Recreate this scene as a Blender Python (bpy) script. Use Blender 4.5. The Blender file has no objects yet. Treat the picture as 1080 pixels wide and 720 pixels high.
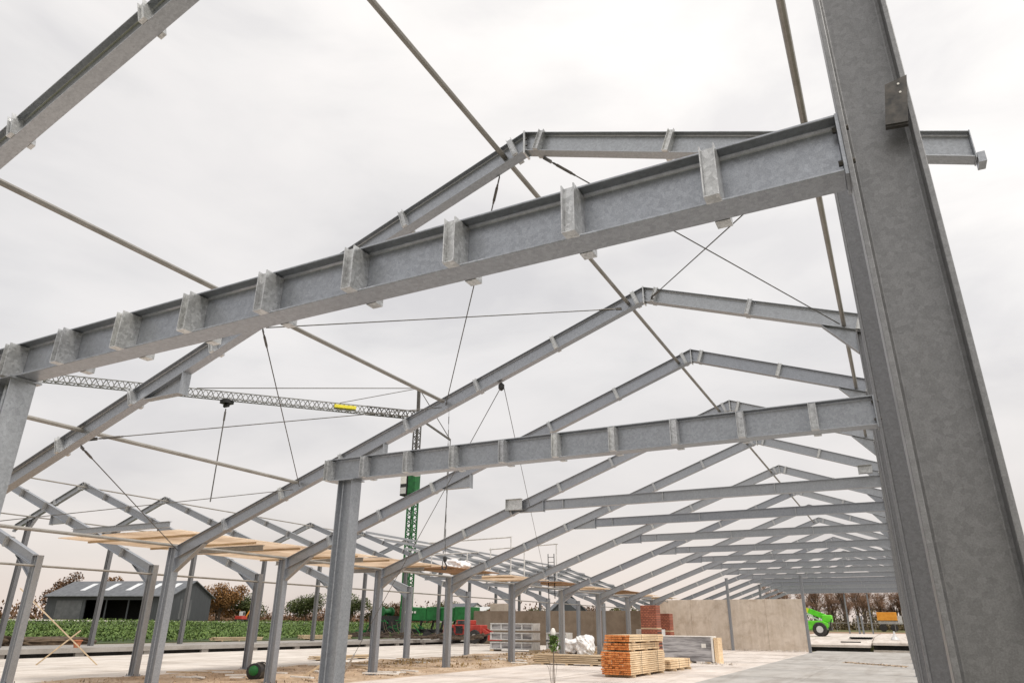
import bpy, bmesh, math, random
import numpy as np
from mathutils import Vector, Matrix
random.seed(7); rng = np.random.default_rng(7)
R = math.radians
scene = bpy.context.scene
COL = scene.collection

# ------------------------------------------------------------------ materials
def new_mat(name):
    m = bpy.data.materials.new(name); m.use_nodes = True
    nt = m.node_tree; b = nt.nodes['Principled BSDF']
    return m, nt, b
def N(nt, t, **kw):
    n = nt.nodes.new(t)
    for k, v in kw.items():
        if k in n.inputs: n.inputs[k].default_value = v
        else: setattr(n, k, v)
    return n
def ramp(nt, fac, stops):
    r = nt.nodes.new('ShaderNodeValToRGB'); e = r.color_ramp.elements
    while len(e) > 1: e.remove(e[-1])
    e[0].position = stops[0][0]; e[0].color = (*stops[0][1], 1)
    for p, c in stops[1:]:
        x = e.new(p); x.color = (*c, 1)
    nt.links.new(fac, r.inputs[0]); return r.outputs[0]
def mixc(nt, fac, a, b, mode='MIX'):
    n = nt.nodes.new('ShaderNodeMix'); n.data_type = 'RGBA'; n.blend_type = mode
    for s, v in ((0, fac), (6, a), (7, b)):
        if isinstance(v, bpy.types.NodeSocket): nt.links.new(v, n.inputs[s])
        elif s == 0: n.inputs[0].default_value = v
        else: n.inputs[s].default_value = (*v, 1)
    return n.outputs[2]
def noise(nt, scale, detail=4, rough=.55, coord='Object', stretch=None, dist=0):
    tc = nt.nodes.new('ShaderNodeTexCoord'); o = tc.outputs[coord]
    if coord == 'World':
        pass
    if stretch:
        mp = nt.nodes.new('ShaderNodeMapping'); mp.inputs['Scale'].default_value = stretch
        nt.links.new(o, mp.inputs[0]); o = mp.outputs[0]
    n = N(nt, 'ShaderNodeTexNoise', Scale=scale, Detail=detail, Roughness=rough, Distortion=dist)
    nt.links.new(o, n.inputs['Vector']); return n.outputs['Fac']
def bump(nt, b, h, strength=.2, dist=.01):
    n = N(nt, 'ShaderNodeBump', Strength=strength, Distance=dist)
    nt.links.new(h, n.inputs['Height']); nt.links.new(n.outputs[0], b.inputs['Normal'])
def simple(name, c1, c2, scale=6, rough=.7, metal=0, lo=.35, hi=.65, bmp=0, stretch=None, spec=.4):
    m, nt, b = new_mat(name)
    f = noise(nt, scale, 5, .6, stretch=stretch)
    nt.links.new(ramp(nt, f, [(lo, c1), (hi, c2)]), b.inputs['Base Color'])
    b.inputs['Roughness'].default_value = rough; b.inputs['Metallic'].default_value = metal
    b.inputs['Specular IOR Level'].default_value = spec
    if bmp: bump(nt, b, f, bmp)
    return m
def galv(name, dark, light, spangle=.25, metal=.45, rough=.5):
    m, nt, b = new_mat(name)
    big = noise(nt, 2.2, 4, .6); fine = noise(nt, 55, 3, .7)
    col = ramp(nt, big, [(.3, dark), (.7, light)])
    tc = nt.nodes.new('ShaderNodeTexCoord')
    vo = N(nt, 'ShaderNodeTexVoronoi', Scale=46.0); nt.links.new(tc.outputs['Object'], vo.inputs['Vector'])
    hs = N(nt, 'ShaderNodeSeparateColor'); nt.links.new(vo.outputs['Color'], hs.inputs[0])
    sp = ramp(nt, hs.outputs[0], [(0, (.72,)*3), (1, (1.12,)*3)])
    col = mixc(nt, spangle, col, mixc(nt, 1, col, sp, 'MULTIPLY'))
    gr2 = noise(nt, 170, 2, .6)
    col = mixc(nt, .35, col, mixc(nt, 1, col, ramp(nt, fine, [(.3, (.86,)*3), (.7, (1.08,)*3)]), 'MULTIPLY'))
    col = mixc(nt, .38, col, mixc(nt, 1, col, ramp(nt, gr2, [(.3, (.6,)*3), (.7, (1.3,)*3)]), 'MULTIPLY'))
    streak = noise(nt, 5, 4, .6, stretch=(3, 3, .25))
    col = mixc(nt, .12, col, mixc(nt, 1, col, ramp(nt, streak, [(.35, (.8, .78, .75)), (.6, (1.05,)*3)]), 'MULTIPLY'))
    oi = nt.nodes.new('ShaderNodeObjectInfo')
    col = mixc(nt, 1, col, ramp(nt, oi.outputs['Random'], [(0, (.9, .9, .92)), (1, (1.08, 1.07, 1.05))]), 'MULTIPLY')
    nt.links.new(col, b.inputs['Base Color'])
    b.inputs['Metallic'].default_value = metal
    rr = N(nt, 'ShaderNodeMapRange'); nt.links.new(big, rr.inputs[0])
    rr.inputs[3].default_value = rough - .04; rr.inputs[4].default_value = rough + .06
    nt.links.new(rr.outputs[0], b.inputs['Roughness'])
    bump(nt, b, fine, .12, .004)
    return m
M = {}
M['steel'] = galv('galvanised_steel', (.35, .37, .40), (.378, .398, .427), .5, .72, .36)
M['dull_steel'] = galv('darker_column_steel', (.205, .208, .216), (.218, .221, .228), .5, .6, .42)  # tall columns only, a darker tone than the other steel
M['cleat'] = galv('fresh_galvanised_plate', (.48, .49, .495), (.62, .63, .63), .9, .7, .34)
M['tube'] = galv('tube_steel', (.25, .235, .21), (.36, .345, .32))
M['rod'] = simple('dark_rod', (.06, .058, .055), (.14, .13, .12), 10, .5, .5)
M['bolt'] = simple('dark_bolt', (.05, .05, .05), (.12, .11, .1), 20, .5, .6)
def concrete(name, c1, c2, stain, speck=.5, bstr=.25):
    m, nt, b = new_mat(name)
    a = noise(nt, .35, 6, .65); f = noise(nt, 14, 5, .7); g = noise(nt, 1.6, 5, .6, stretch=(1, .35, 1))
    col = ramp(nt, a, [(.3, c1), (.7, c2)])
    col = mixc(nt, .55, col, mixc(nt, 1, col, ramp(nt, g, [(.34, stain), (.58, (1.06,)*3)]), 'MULTIPLY'))
    col = mixc(nt, speck, col, mixc(nt, 1, col, ramp(nt, f, [(.3, (.75,)*3), (.65, (1.1,)*3)]), 'MULTIPLY'))
    tk = noise(nt, .9, 5, .62, stretch=(1, .12, 1), dist=.8); col = mixc(nt, .5, col, mixc(nt, 1, col, ramp(nt, tk, [(.36, (.68, .64, .60)), (.5, (1,)*3)]), 'MULTIPLY'))
    sp = noise(nt, 2.4, 6, .75, dist=1.5); col = mixc(nt, .5, col, mixc(nt, 1, col, ramp(nt, sp, [(.30, (.55, .52, .49)), (.40, (1,)*3)]), 'MULTIPLY'))
    nt.links.new(col, b.inputs['Base Color']); b.inputs['Roughness'].default_value = .85
    bump(nt, b, f, bstr, .01); return m
M['slab_white'] = concrete('dusty_white_concrete', (.53, .475, .435), (.68, .62, .575), (.74, .69, .64))
M['slab_grey'] = concrete('smooth_grey_concrete', (.335, .32, .30), (.43, .41, .39), (.78, .755, .73), .35, .1)
M['slab_left'] = concrete('pale_concrete', (.50, .455, .41), (.66, .615, .57), (.64, .58, .52))
M['platform'] = concrete('raised_concrete', (.25, .235, .22), (.35, .33, .31), (.65, .62, .58))
M['wall'] = concrete('precast_wall', (.50, .43, .36), (.60, .525, .45), (.80, .75, .68), .25, .15)
def drips(m):
    nt = m.node_tree; b = nt.nodes['Principled BSDF']; src = b.inputs['Base Color'].links[0].from_socket
    v = noise(nt, 2.2, 5, .65, stretch=(2.2, 2.2, .16)); c = mixc(nt, .32, src, mixc(nt, 1, src, ramp(nt, v, [(.36, (.72, .68, .64)), (.56, (1.05,)*3)]), 'MULTIPLY')); nt.links.new(c, b.inputs['Base Color'])
drips(M['wall'])
M['wall_dark'] = concrete('brown_wall', (.17, .13, .092), (.235, .185, .14), (.75, .72, .68), .3)
def sand():
    m, nt, b = new_mat('sandy_soil')
    a = noise(nt, .8, 6, .7); f = noise(nt, 9, 6, .75)
    col = ramp(nt, a, [(.28, (.27, .185, .12)), (.5, (.46, .345, .24)), (.72, (.62, .52, .42))])
    col = mixc(nt, .7, col, mixc(nt, 1, col, ramp(nt, f, [(.3, (.5, .47, .44)), (.65, (1.15,)*3)]), 'MULTIPLY'))
    nt.links.new(col, b.inputs['Base Color']); b.inputs['Roughness'].default_value = .95
    bump(nt, b, f, .7, .05); return m
M['sand'] = sand()
M['soil'] = simple('dark_soil', (.045, .03, .02), (.12, .085, .055), 2.5, .95, bmp=.6)
M['field_soil'] = simple('field_soil', (.03, .05, .015), (.06, .085, .025), 1.5, .95)
M['grass'] = simple('far_grass', (.075, .085, .03), (.15, .135, .055), .25, .95)
M['road'] = simple('pale_road', (.36, .33, .30), (.46, .43, .39), .6, .9)
M['tan'] = None
def wood(name, c1, c2, c3, sc=(1, 14, 14), scale=2.2, rough=.75):
    m, nt, b = new_mat(name)
    g = noise(nt, scale, 5, .6, stretch=sc, dist=.6); a = noise(nt, .9, 3, .5)
    col = ramp(nt, g, [(.3, c1), (.5, c2), (.72, c3)])
    col = mixc(nt, .45, col, mixc(nt, 1, col, ramp(nt, a, [(.35, (.68, .62, .56)), (.65, (1.1,)*3)]), 'MULTIPLY'))
    nt.links.new(col, b.inputs['Base Color']); b.inputs['Roughness'].default_value = rough
    return m
M['ply'] = wood('plywood_deck', (.78, .68, .57), (.86, .77, .67), (.92, .85, .77), (1, 3, 3), 1.3)
def thin(m, amt):   # thin sheet that lets some daylight through
    nt = m.node_tree; b = nt.nodes['Principled BSDF']; out = nt.nodes['Material Output']
    tr = nt.nodes.new('ShaderNodeBsdfTranslucent'); mx = nt.nodes.new('ShaderNodeMixShader'); mx.inputs[0].default_value = amt
    nt.links.new(b.inputs['Base Color'].links[0].from_socket, tr.inputs[0])
    nt.links.new(b.outputs[0], mx.inputs[1]); nt.links.new(tr.outputs[0], mx.inputs[2]); nt.links.new(mx.outputs[0], out.inputs[0])
thin(M['ply'], .6)
M['ply_dark'] = wood('weathered_plywood', (.20, .11, .06), (.33, .19, .10), (.45, .29, .17), (1, 3, 3), 1.3)
M['timber'] = wood('pale_timber', (.60, .42, .24), (.74, .56, .36), (.84, .68, .48), (14, 1, 14), 2)
M['timber_end'] = wood('orange_timber_ends', (.46, .12, .025), (.66, .23, .06), (.78, .36, .13), (6, 6, 6), 2)
M['timber_old'] = wood('plank_wood', (.36, .27, .17), (.50, .39, .26), (.62, .5, .36), (1, 14, 14), 2)
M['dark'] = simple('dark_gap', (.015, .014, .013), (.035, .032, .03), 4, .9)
M['black'] = simple('black_plastic', (.012, .012, .013), (.03, .03, .03), 6, .45)
M['rubber'] = simple('tyre_rubber', (.018, .018, .018), (.045, .042, .04), 8, .8)
M['green'] = simple('crane_green_paint', (.008, .10, .022), (.014, .155, .035), 3, .45)
M['mast_green'] = simple('mast_green_paint', (.006, .075, .02), (.012, .13, .03), 3, .5)
M['mast_grey'] = simple('jib_grey', (.13, .13, .125), (.22, .22, .21), 3, .5)
M['lime'] = simple('lime_green_paint', (.10, .52, .02), (.15, .62, .04), 2, .4)
M['yellow'] = simple('yellow_paint', (.62, .55, .03), (.75, .66, .05), 3, .45)
M['red'] = simple('red_paint', (.30, .03, .022), (.42, .055, .04), 3, .45)
M['orange'] = simple('orange_paint', (.62, .24, .02), (.75, .33, .04), 2, .55)
M['white'] = simple('white_sheet', (.62, .62, .63), (.85, .85, .86), 5, .5, bmp=.3)
M['whitepaint'] = simple('off_white_paint', (.62, .60, .57), (.75, .73, .7), 5, .55)
M['grey_panel'] = simple('grey_wrapped_panel', (.15, .145, .15), (.44, .43, .44), 1.6, .4, stretch=(.35, .35, 3.2), lo=.42, hi=.58)
M['lgrey'] = simple('light_grey', (.42, .42, .42), (.58, .58, .57), 5, .6)
M['glass'] = simple('dark_glass', (.02, .025, .03), (.05, .06, .065), 2, .08, spec=.8)
M['brick'] = None
def brick():
    m, nt, b = new_mat('stacked_brick')
    tc = nt.nodes.new('ShaderNodeTexCoord'); mp = nt.nodes.new('ShaderNodeMapping')
    mp.inputs['Rotation'].default_value = (R(90), 0, 0); nt.links.new(tc.outputs['Object'], mp.inputs[0])
    br = N(nt, 'ShaderNodeTexBrick', Scale=2.2); nt.links.new(mp.outputs[0], br.inputs['Vector'])
    br.inputs['Color1'].default_value = (.36, .12, .07, 1); br.inputs['Color2'].default_value = (.25, .075, .045, 1)
    br.inputs['Mortar'].default_value = (.07, .035, .025, 1); br.inputs['Mortar Size'].default_value = .03
    nt.links.new(br.outputs[0], b.inputs['Base Color']); b.inputs['Roughness'].default_value = .9; return m
M['brick'] = brick()
M['barn_wall'] = simple('dark_cladding', (.035, .04, .045), (.06, .065, .07), 1.2, .6, stretch=(8, 8, .3))
M['barn_roof'] = simple('grey_sheet_roof', (.085, .09, .10), (.13, .138, .15), 1.5, .6)
M['interior'] = simple('barn_inner_shade', (.008, .008, .008), (.015, .015, .015), 2, .9)
M['skylight'] = simple('skylight_sheet', (.5, .52, .54), (.62, .63, .65), 2, .4)
M['clay'] = simple('clay_pot', (.35, .12, .06), (.45, .18, .09), 5, .8)
M['bark'] = simple('bark', (.06, .045, .035), (.13, .10, .075), 6, .95)
M['twig'] = simple('bare_twig', (.17, .10, .065), (.30, .19, .125), 3, .95)
def leafm(name, a, b_):
    m, nt, b = new_mat(name)
    f = noise(nt, .9, 3, .6); g = noise(nt, 6, 2)
    c = ramp(nt, f, [(.35, a), (.65, b_)])
    c = mixc(nt, .6, c, mixc(nt, 1, c, ramp(nt, g, [(.35, (.55,)*3), (.65, (1.3,)*3)]), 'MULTIPLY'))
    nt.links.new(c, b.inputs['Base Color']); b.inputs['Roughness'].default_value = .7
    b.inputs['Specular IOR Level'].default_value = .25
    return m
M['leaf_green'] = leafm('green_leaves', (.045, .065, .02), (.10, .115, .04))
M['leaf_orange'] = leafm('orange_leaves', (.17, .085, .03), (.28, .15, .055))
M['leaf_rust'] = leafm('rust_leaves', (.10, .055, .03), (.17, .095, .05))
M['leaf_olive'] = leafm('olive_leaves', (.06, .06, .02), (.12, .11, .035))
M['crop'] = leafm('beet_leaves', (.06, .11, .025), (.14, .20, .055))
M['bush'] = leafm('scrub_leaves', (.085, .07, .035), (.17, .13, .065))

# ------------------------------------------------------------------ mesh builder
class MB:
    def __init__(s): s.v = []; s.f = []; s.m = []
    def add(s, vs, fs, mi=0):
        o = len(s.v); s.v += [tuple(v) for v in vs]
        s.f += [tuple(i+o for i in f) for f in fs]; s.m += [mi]*len(fs); return s
    def box(s, x0, x1, y0, y1, z0, z1, mi=0, T=None):
        vs = [Vector((x, y, z)) for x in (x0, x1) for y in (y0, y1) for z in (z0, z1)]
        if T is not None: vs = [T @ v for v in vs]
        return s.add(vs, [(0,1,3,2),(4,6,7,5),(0,4,5,1),(2,3,7,6),(0,2,6,4),(1,5,7,3)], mi)
    def bar(s, p0, p1, w, h, up=(0,0,1), mi=0):
        p0 = Vector(p0); p1 = Vector(p1); a = (p1-p0).normalized(); up = Vector(up)
        if abs(a.dot(up)) > .98: up = Vector((1,0,0))
        u = a.cross(up).normalized(); v = u.cross(a)
        prof = [(-w/2,-h/2),(w/2,-h/2),(w/2,h/2),(-w/2,h/2)]
        return s.extr(prof, p0, p1, u, v, mi)
    def extr(s, prof, p0, p1, u, v, mi=0, cut0=None, cut1=None):
        p0 = Vector(p0); p1 = Vector(p1); a = (p1-p0).normalized(); n = len(prof); vs = []
        for base, cut in ((p0, cut0), (p1, cut1)):
            for (x, y) in prof:
                q = base + u*x + v*y
                if cut is not None: q = q + a*((cut-q.x)/a.x)
                vs.append(q)
        fs = [(i, (i+1) % n, n+(i+1) % n, n+i) for i in range(n)] + [tuple(range(n-1, -1, -1)), tuple(range(n, 2*n))]
        return s.add(vs, fs, mi)
    def ibeam(s, p0, p1, d, b, tf, tw, up=(0,0,1), mi=0, cut0=None, cut1=None, r=.012):
        p0 = Vector(p0); p1 = Vector(p1); a = (p1-p0).normalized(); up = Vector(up)
        u = a.cross(up).normalized(); v = u.cross(a)
        h = d/2; B = b/2; w = tw/2; i = h-tf
        q = [(-B,-h),(B,-h),(B,-i),(w+r,-i),(w,-i+r),(w,i-r),(w+r,i),(B,i),(B,h),(-B,h),(-B,i),(-w-r,i),(-w,i-r),(-w,-i+r),(-w-r,-i),(-B,-i)]
        return s.extr(q, p0, p1, u, v, mi, cut0, cut1)
    def tube(s, p0, p1, r0, r1=None, n=8, mi=0):
        r1 = r0 if r1 is None else r1
        p0 = Vector(p0); p1 = Vector(p1); a = (p1-p0).normalized()
        up = Vector((0,0,1)) if abs(a.z) < .95 else Vector((1,0,0))
        u = a.cross(up).normalized(); v = u.cross(a)
        vs = [p + (u*math.cos(t)+v*math.sin(t))*r for p, r in ((p0, r0), (p1, r1)) for t in [2*math.pi*k/n for k in range(n)]]
        fs = [(i, (i+1) % n, n+(i+1) % n, n+i) for i in range(n)] + [tuple(range(n-1, -1, -1)), tuple(range(n, 2*n))]
        return s.add(vs, fs, mi)
    def path(s, pts, r, n=6, mi=0):
        for a, b in zip(pts[:-1], pts[1:]): s.tube(a, b, r, r, n, mi)
        return s
    def lathe(s, prof, c, n=20, axis='z', mi=0):
        c = Vector(c); vs = []; k = len(prof)
        for (r, h) in prof:
            for j in range(n):
                t = 2*math.pi*j/n; x, y = r*math.cos(t), r*math.sin(t)
                p = {'z': (x, y, h), 'x': (h, x, y), 'y': (x, h, y)}[axis]
                vs.append(c+Vector(p))
        fs = [(i*n+j, i*n+(j+1) % n, (i+1)*n+(j+1) % n, (i+1)*n+j) for i in range(k-1) for j in range(n)]
        fs += [tuple(range(n)), tuple((k-1)*n+j for j in range(n))]
        return s.add(vs, fs, mi)
    def prism(s, poly, y0, y1, mi=0, axis='y'):
        n = len(poly)
        f = {'y': lambda a, b, t: (a, t, b), 'x': lambda a, b, t: (t, a, b), 'z': lambda a, b, t: (a, b, t)}[axis]
        vs = [f(a, b, y0) for a, b in poly] + [f(a, b, y1) for a, b in poly]
        return s.add(vs, [(i, (i+1) % n, n+(i+1) % n, n+i) for i in range(n)] + [tuple(range(n-1, -1, -1)), tuple(range(n, 2*n))], mi)
    def build(s, name, mats, parent=None, smooth=False, bevel=0, loc=(0,0,0), rotz=0):
        me = bpy.data.meshes.new(name); me.from_pydata(s.v, [], s.f)
        mats = mats if isinstance(mats, (list, tuple)) else [mats]
        for m in mats: me.materials.append(M[m] if isinstance(m, str) else m)
        me.polygons.foreach_set('material_index', s.m)
        bm = bmesh.new(); bm.from_mesh(me); bmesh.ops.recalc_face_normals(bm, faces=bm.faces)
        bm.to_mesh(me); bm.free()
        if smooth:
            me.polygons.foreach_set('use_smooth', [True]*len(me.polygons))
            me.set_sharp_from_angle(angle=R(40))
        o = bpy.data.objects.new(name, me); COL.objects.link(o)
        o.location = loc; o.rotation_euler = (0, 0, rotz)
        if parent is not None: o.parent = parent
        if bevel:
            bv = o.modifiers.new('bevel', 'BEVEL'); bv.width = bevel; bv.segments = 2; bv.limit_method = 'ANGLE'; bv.angle_limit = R(40)
        return o
def tag(o, label=None, cat=None, group=None, kind=None):
    if label: o['label'] = label
    if cat: o['category'] = cat
    if group: o['group'] = group
    if kind: o['kind'] = kind
    return o
def thing(name, label, cat, loc=(0,0,0), rotz=0, group=None):
    o = bpy.data.objects.new(name, None); COL.objects.link(o); o.location = loc; o.rotation_euler = (0,0,rotz)
    o.empty_display_size = .3
    return tag(o, label, cat, group)
def copy_tree(o, parent=None):
    kids = list(o.children)
    c = o.copy(); COL.objects.link(c); c.parent = parent
    for k in kids: copy_tree(k, c)
    return c
def grid_sheet(name, xs, ys, zf, mat, **kw):
    vs = [(x, y, zf(x, y)) for y in ys for x in xs]; nx = len(xs)
    fs = [(j*nx+i, j*nx+i+1, (j+1)*nx+i+1, (j+1)*nx+i) for j in range(len(ys)-1) for i in range(nx-1)]
    mb = MB(); mb.add(vs, fs); return mb.build(name, mat, **kw)

# ------------------------------------------------------------------ layout numbers (metres, camera at x=0 y=0)
YF = [3.03, 7.68, 13.43, 17.54, 22.55, 27.52, 33.5, 39.74, 45.7, 51.6, 57.6, 63.6, 69.6, 75.6, 81.6, 87.6, 93.6]
XA, ZA = -3.79, 8.52
XL, ZL = -17.21, 3.65
XR0, XR1 = .12, .41
XO, ZO = 1.5, 6.63
CX = -8.55
SL = (ZA-ZL)/(XA-XL); SR = (ZA-ZO)/(XO-XA)
RD, RB = .315, .17
def ztop(x): return ZL+(x-XL)*SL if x < XA else ZA-(x-XA)*SR
ORD = ['nearest', 'second', 'third', 'fourth', 'fifth', 'sixth', 'seventh', 'eighth', 'ninth', 'tenth', 'eleventh', 'twelfth', 'thirteenth', 'fourteenth', 'fifteenth', 'sixteenth', 'seventeenth']

# ------------------------------------------------------------------ ground
def sst(t): t = min(1, max(0, t)); return t*t*(3-2*t)
def terr(x, y):
    l = (.36 + 1.6*sst((-44-x)/75)) if x < -43.6 else -.05
    if x < -43.6 and x > -44.2: l = .36
    f = (.30 + 1.35*min(1, max(0, (y-66)/75))) if y > 66.5 else -.05
    r = (.2 + 1.3*sst((x-6)/60)) if x > 6 else -.05
    return max(l, f, r)
xs = sorted(set([-2500, -1200, -600, -400, -300, -240, -200] + list(np.arange(-180, -44, 6.)) + [-44.2, -43.6, -43.5] + list(np.arange(-42, 6, 4.)) + [6, 6.5, 10, 20, 40, 70, 120, 200, 400, 900, 2500]))
ys = sorted(set([-300, -60, -20] + list(np.arange(-8, 66, 6.)) + [66.4, 66.6] + list(np.arange(70, 150, 6.)) + [160, 200, 260, 340, 500, 900, 1600, 3000]))
tag(grid_sheet('ground', xs, ys, terr, 'grass'), kind='structure')
# bare soil round the buildings, sand strip between them (uneven)
def sandz(x, y): return -.012 + .05*math.sin(x*1.7+y*.31)*math.sin(y*.9)+.045*math.sin(x*3.1-y*1.3)
xs2 = np.linspace(-23.6, -15.7, 26); ys2 = np.linspace(1, 64, 130)
o = grid_sheet('soil', xs2, ys2, lambda x, y: (sandz(x, y) if -23.3 < x < -16.2 else -.03)+.02, 'sand'); tag(o, kind='structure')
for p in o.data.polygons: p.use_smooth = True
mb = MB(); mb.box(-15.75, -6.42, -2, 62.3, -.3, 0); tag(mb.build('floor', 'slab_white'), kind='structure')
m_ = MB()
for y in np.arange(12, 62, 6.): m_.box(-15.7, -6.45, y, y+.014, -.02, .0025)
for x in (-11.2,): m_.box(x, x+.014, 4, 62, -.02, .0035)
for y in np.arange(9, 65, 7.): m_.box(-6.40, -3.46, y, y+.012, -.02, .0045); m_.box(-3.43, 5, y, y+.012, -.02, .0065)
tag(m_.build('joint', 'bark'), kind='structure')
mb = MB(); mb.box(-6.416, -3.45, -2, 65.6, -.3, .002); mb.box(-3.435, 5.5, -2, 65.6, -.3, .004); tag(mb.build('pavement', 'slab_grey'), kind='structure')
mb = MB(); mb.box(-38.6, -23.55, 4, 64, -.3, .0); tag(mb.build('path', 'slab_left'), kind='structure')
# raised concrete strip on the left: top lip over a recess, its shade painted as a dark block
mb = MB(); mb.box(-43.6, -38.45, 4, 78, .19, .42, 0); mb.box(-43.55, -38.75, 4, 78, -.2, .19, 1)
for k in range(18): mb.box(-38.8, -38.55, 5+k*4, 5.5+k*4, -.02, .189, 0)
tag(mb.build('walkway', ['platform', 'dark']), kind='structure')
mb = MB()
mb.prism([(66.2, .28), (66.2, .46), (74.5, .96), (96, 1.12), (96, .5), (80, .5)], -9, -2.5, 0, 'x'); mb.box(-9.2, -2.6, 66.33, 70, -.2, .279, 1)  # dark boxes below the slabs paint the shade under their edges
mb.prism([(65.9, .48), (65.9, .66), (74.5, 1.0), (96, 1.14), (96, .5), (80, .5)], -2.35, 6, 0, 'x'); mb.box(-2.3, 6, 66.3, 70, .14, .479, 1); mb.box(-2.35, 6, 66.0, 66.8, -.05, .14, 0)
mb.box(-4.8, -3.3, 68.5, 69.2, .5, .68, 1)
tag(mb.build('platform', ['slab_white', 'dark']), kind='structure')
# road before the barn and dirt track at the far end
tag(grid_sheet('road', [-105, -98.3], list(np.arange(20, 150, 5.)), lambda x, y: terr(x, y)+.05, 'road'), kind='structure')
tag(grid_sheet('track', list(np.linspace(-60, 90, 20)), [96.5, 102, 108, 113], lambda x, y: terr(x, y)+.05, simple('track_soil', (.20, .125, .08), (.32, .215, .145), .7, .95)), kind='structure')
# beet field: soil sheet and leaves
tag(grid_sheet('field', list(np.linspace(-98, -46.5, 20)), list(np.linspace(12, 150, 30)), lambda x, y: terr(x, y)+.03, 'field_soil'), kind='structure')
def leaf_mesh(name, pts, size, mat, tilt=.9, parent=None, aspect=.55):
    n = len(pts); a = rng.uniform(0, 2*np.pi, n); t = rng.normal(0, tilt, n); s = size*rng.uniform(.6, 1.35, n)
    u = np.stack([np.cos(a), np.sin(a), np.zeros(n)], 1)
    v = np.stack([-np.sin(a)*np.cos(t), np.cos(a)*np.cos(t), np.sin(t)], 1)
    P = np.asarray(pts, float); su = (s*aspect/2)[:, None]; sv = (s/2)[:, None]
    q = np.stack([P-v*sv, P+u*su-v*sv*.1, P+v*sv, P-u*su+v*sv*.1], 1).reshape(-1, 3)
    me = bpy.data.meshes.new(name); me.vertices.add(4*n); me.vertices.foreach_set('co', q.ravel())
    me.loops.add(4*n); me.loops.foreach_set('vertex_index', np.arange(4*n))
    me.polygons.add(n); me.polygons.foreach_set('loop_start', np.arange(0, 4*n, 4))
    me.update(calc_edges=True); me.validate()
    me.materials.append(M[mat] if isinstance(mat, str) else mat)
    o = bpy.data.objects.new(name, me); COL.objects.link(o)
    if parent is not None: o.parent = parent
    return o
pts = []
tz = np.vectorize(terr)
for x0, x1, n in ((-62, -45.8, 62000), (-80, -62, 42000), (-97, -80, 26000)):
    x = rng.uniform(x0, x1, n); x = np.round(x/.5)*.5 + rng.normal(0, .13, n); y = rng.uniform(16, 150, n)
    gap = np.sin(x*.11+y*.05)+np.sin(y*.21)
    ok = (x < -47.6+1.3*np.sin(y*.7)+.8*np.sin(y*1.9)) & (rng.uniform(-2.2, 1, n) < gap*.5+.4); x, y, gap = x[ok], y[ok], gap[ok]; n = len(x)
    z = tz(np.clip(x, -400, -44.5), y)+.1+rng.uniform(0, .32, n)*(1+.3*gap+.25*np.sin(x*.9)*np.sin(y*.6))
    pts.append(np.stack([x, y, z], 1))
tag(leaf_mesh('crop', np.concatenate(pts), .25, 'crop', .8), kind='stuff')

# ------------------------------------------------------------------ steel frames
def hanger(w=.062, depth=.12, h0=-.165, h1=.185, side=-1, T=None, mb=None, yin=.006):
    """joist shoe: two side plates, back plate and bottom plate, opening away from the beam"""
    mb = mb or MB(); t = .006; s = side
    ya, yb = sorted((s*yin, s*depth))
    mb.box(-w/2-t, -w/2, ya, yb, h0, h1, 0, T); mb.box(w/2, w/2+t, ya, yb, h0, h1, 0, T)
    y2 = s*(depth-.035); yc, yd = sorted((y2, y2+s*.005))
    mb.box(-w/2+.0005, w/2-.0005, yc, yd, h0+.006, h1-.004, 0, T)
    yo = max(.088, yin); ye, yf = sorted((s*yo, s*depth)); mb.box(-w/2-t, w/2+t, ye, yf, h0-t, h0-.0005, 0, T)
    return mb
def rot_y(x, z, ang):  # place at (x,0,z) turned about Y
    return Matrix.Translation((x, 0, z)) @ Matrix.Rotation(-ang, 4, 'Y')
aL = math.atan(SL); aR = -math.atan(SR)
LX = lambda x: x-CX   # to frame-local x
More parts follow.
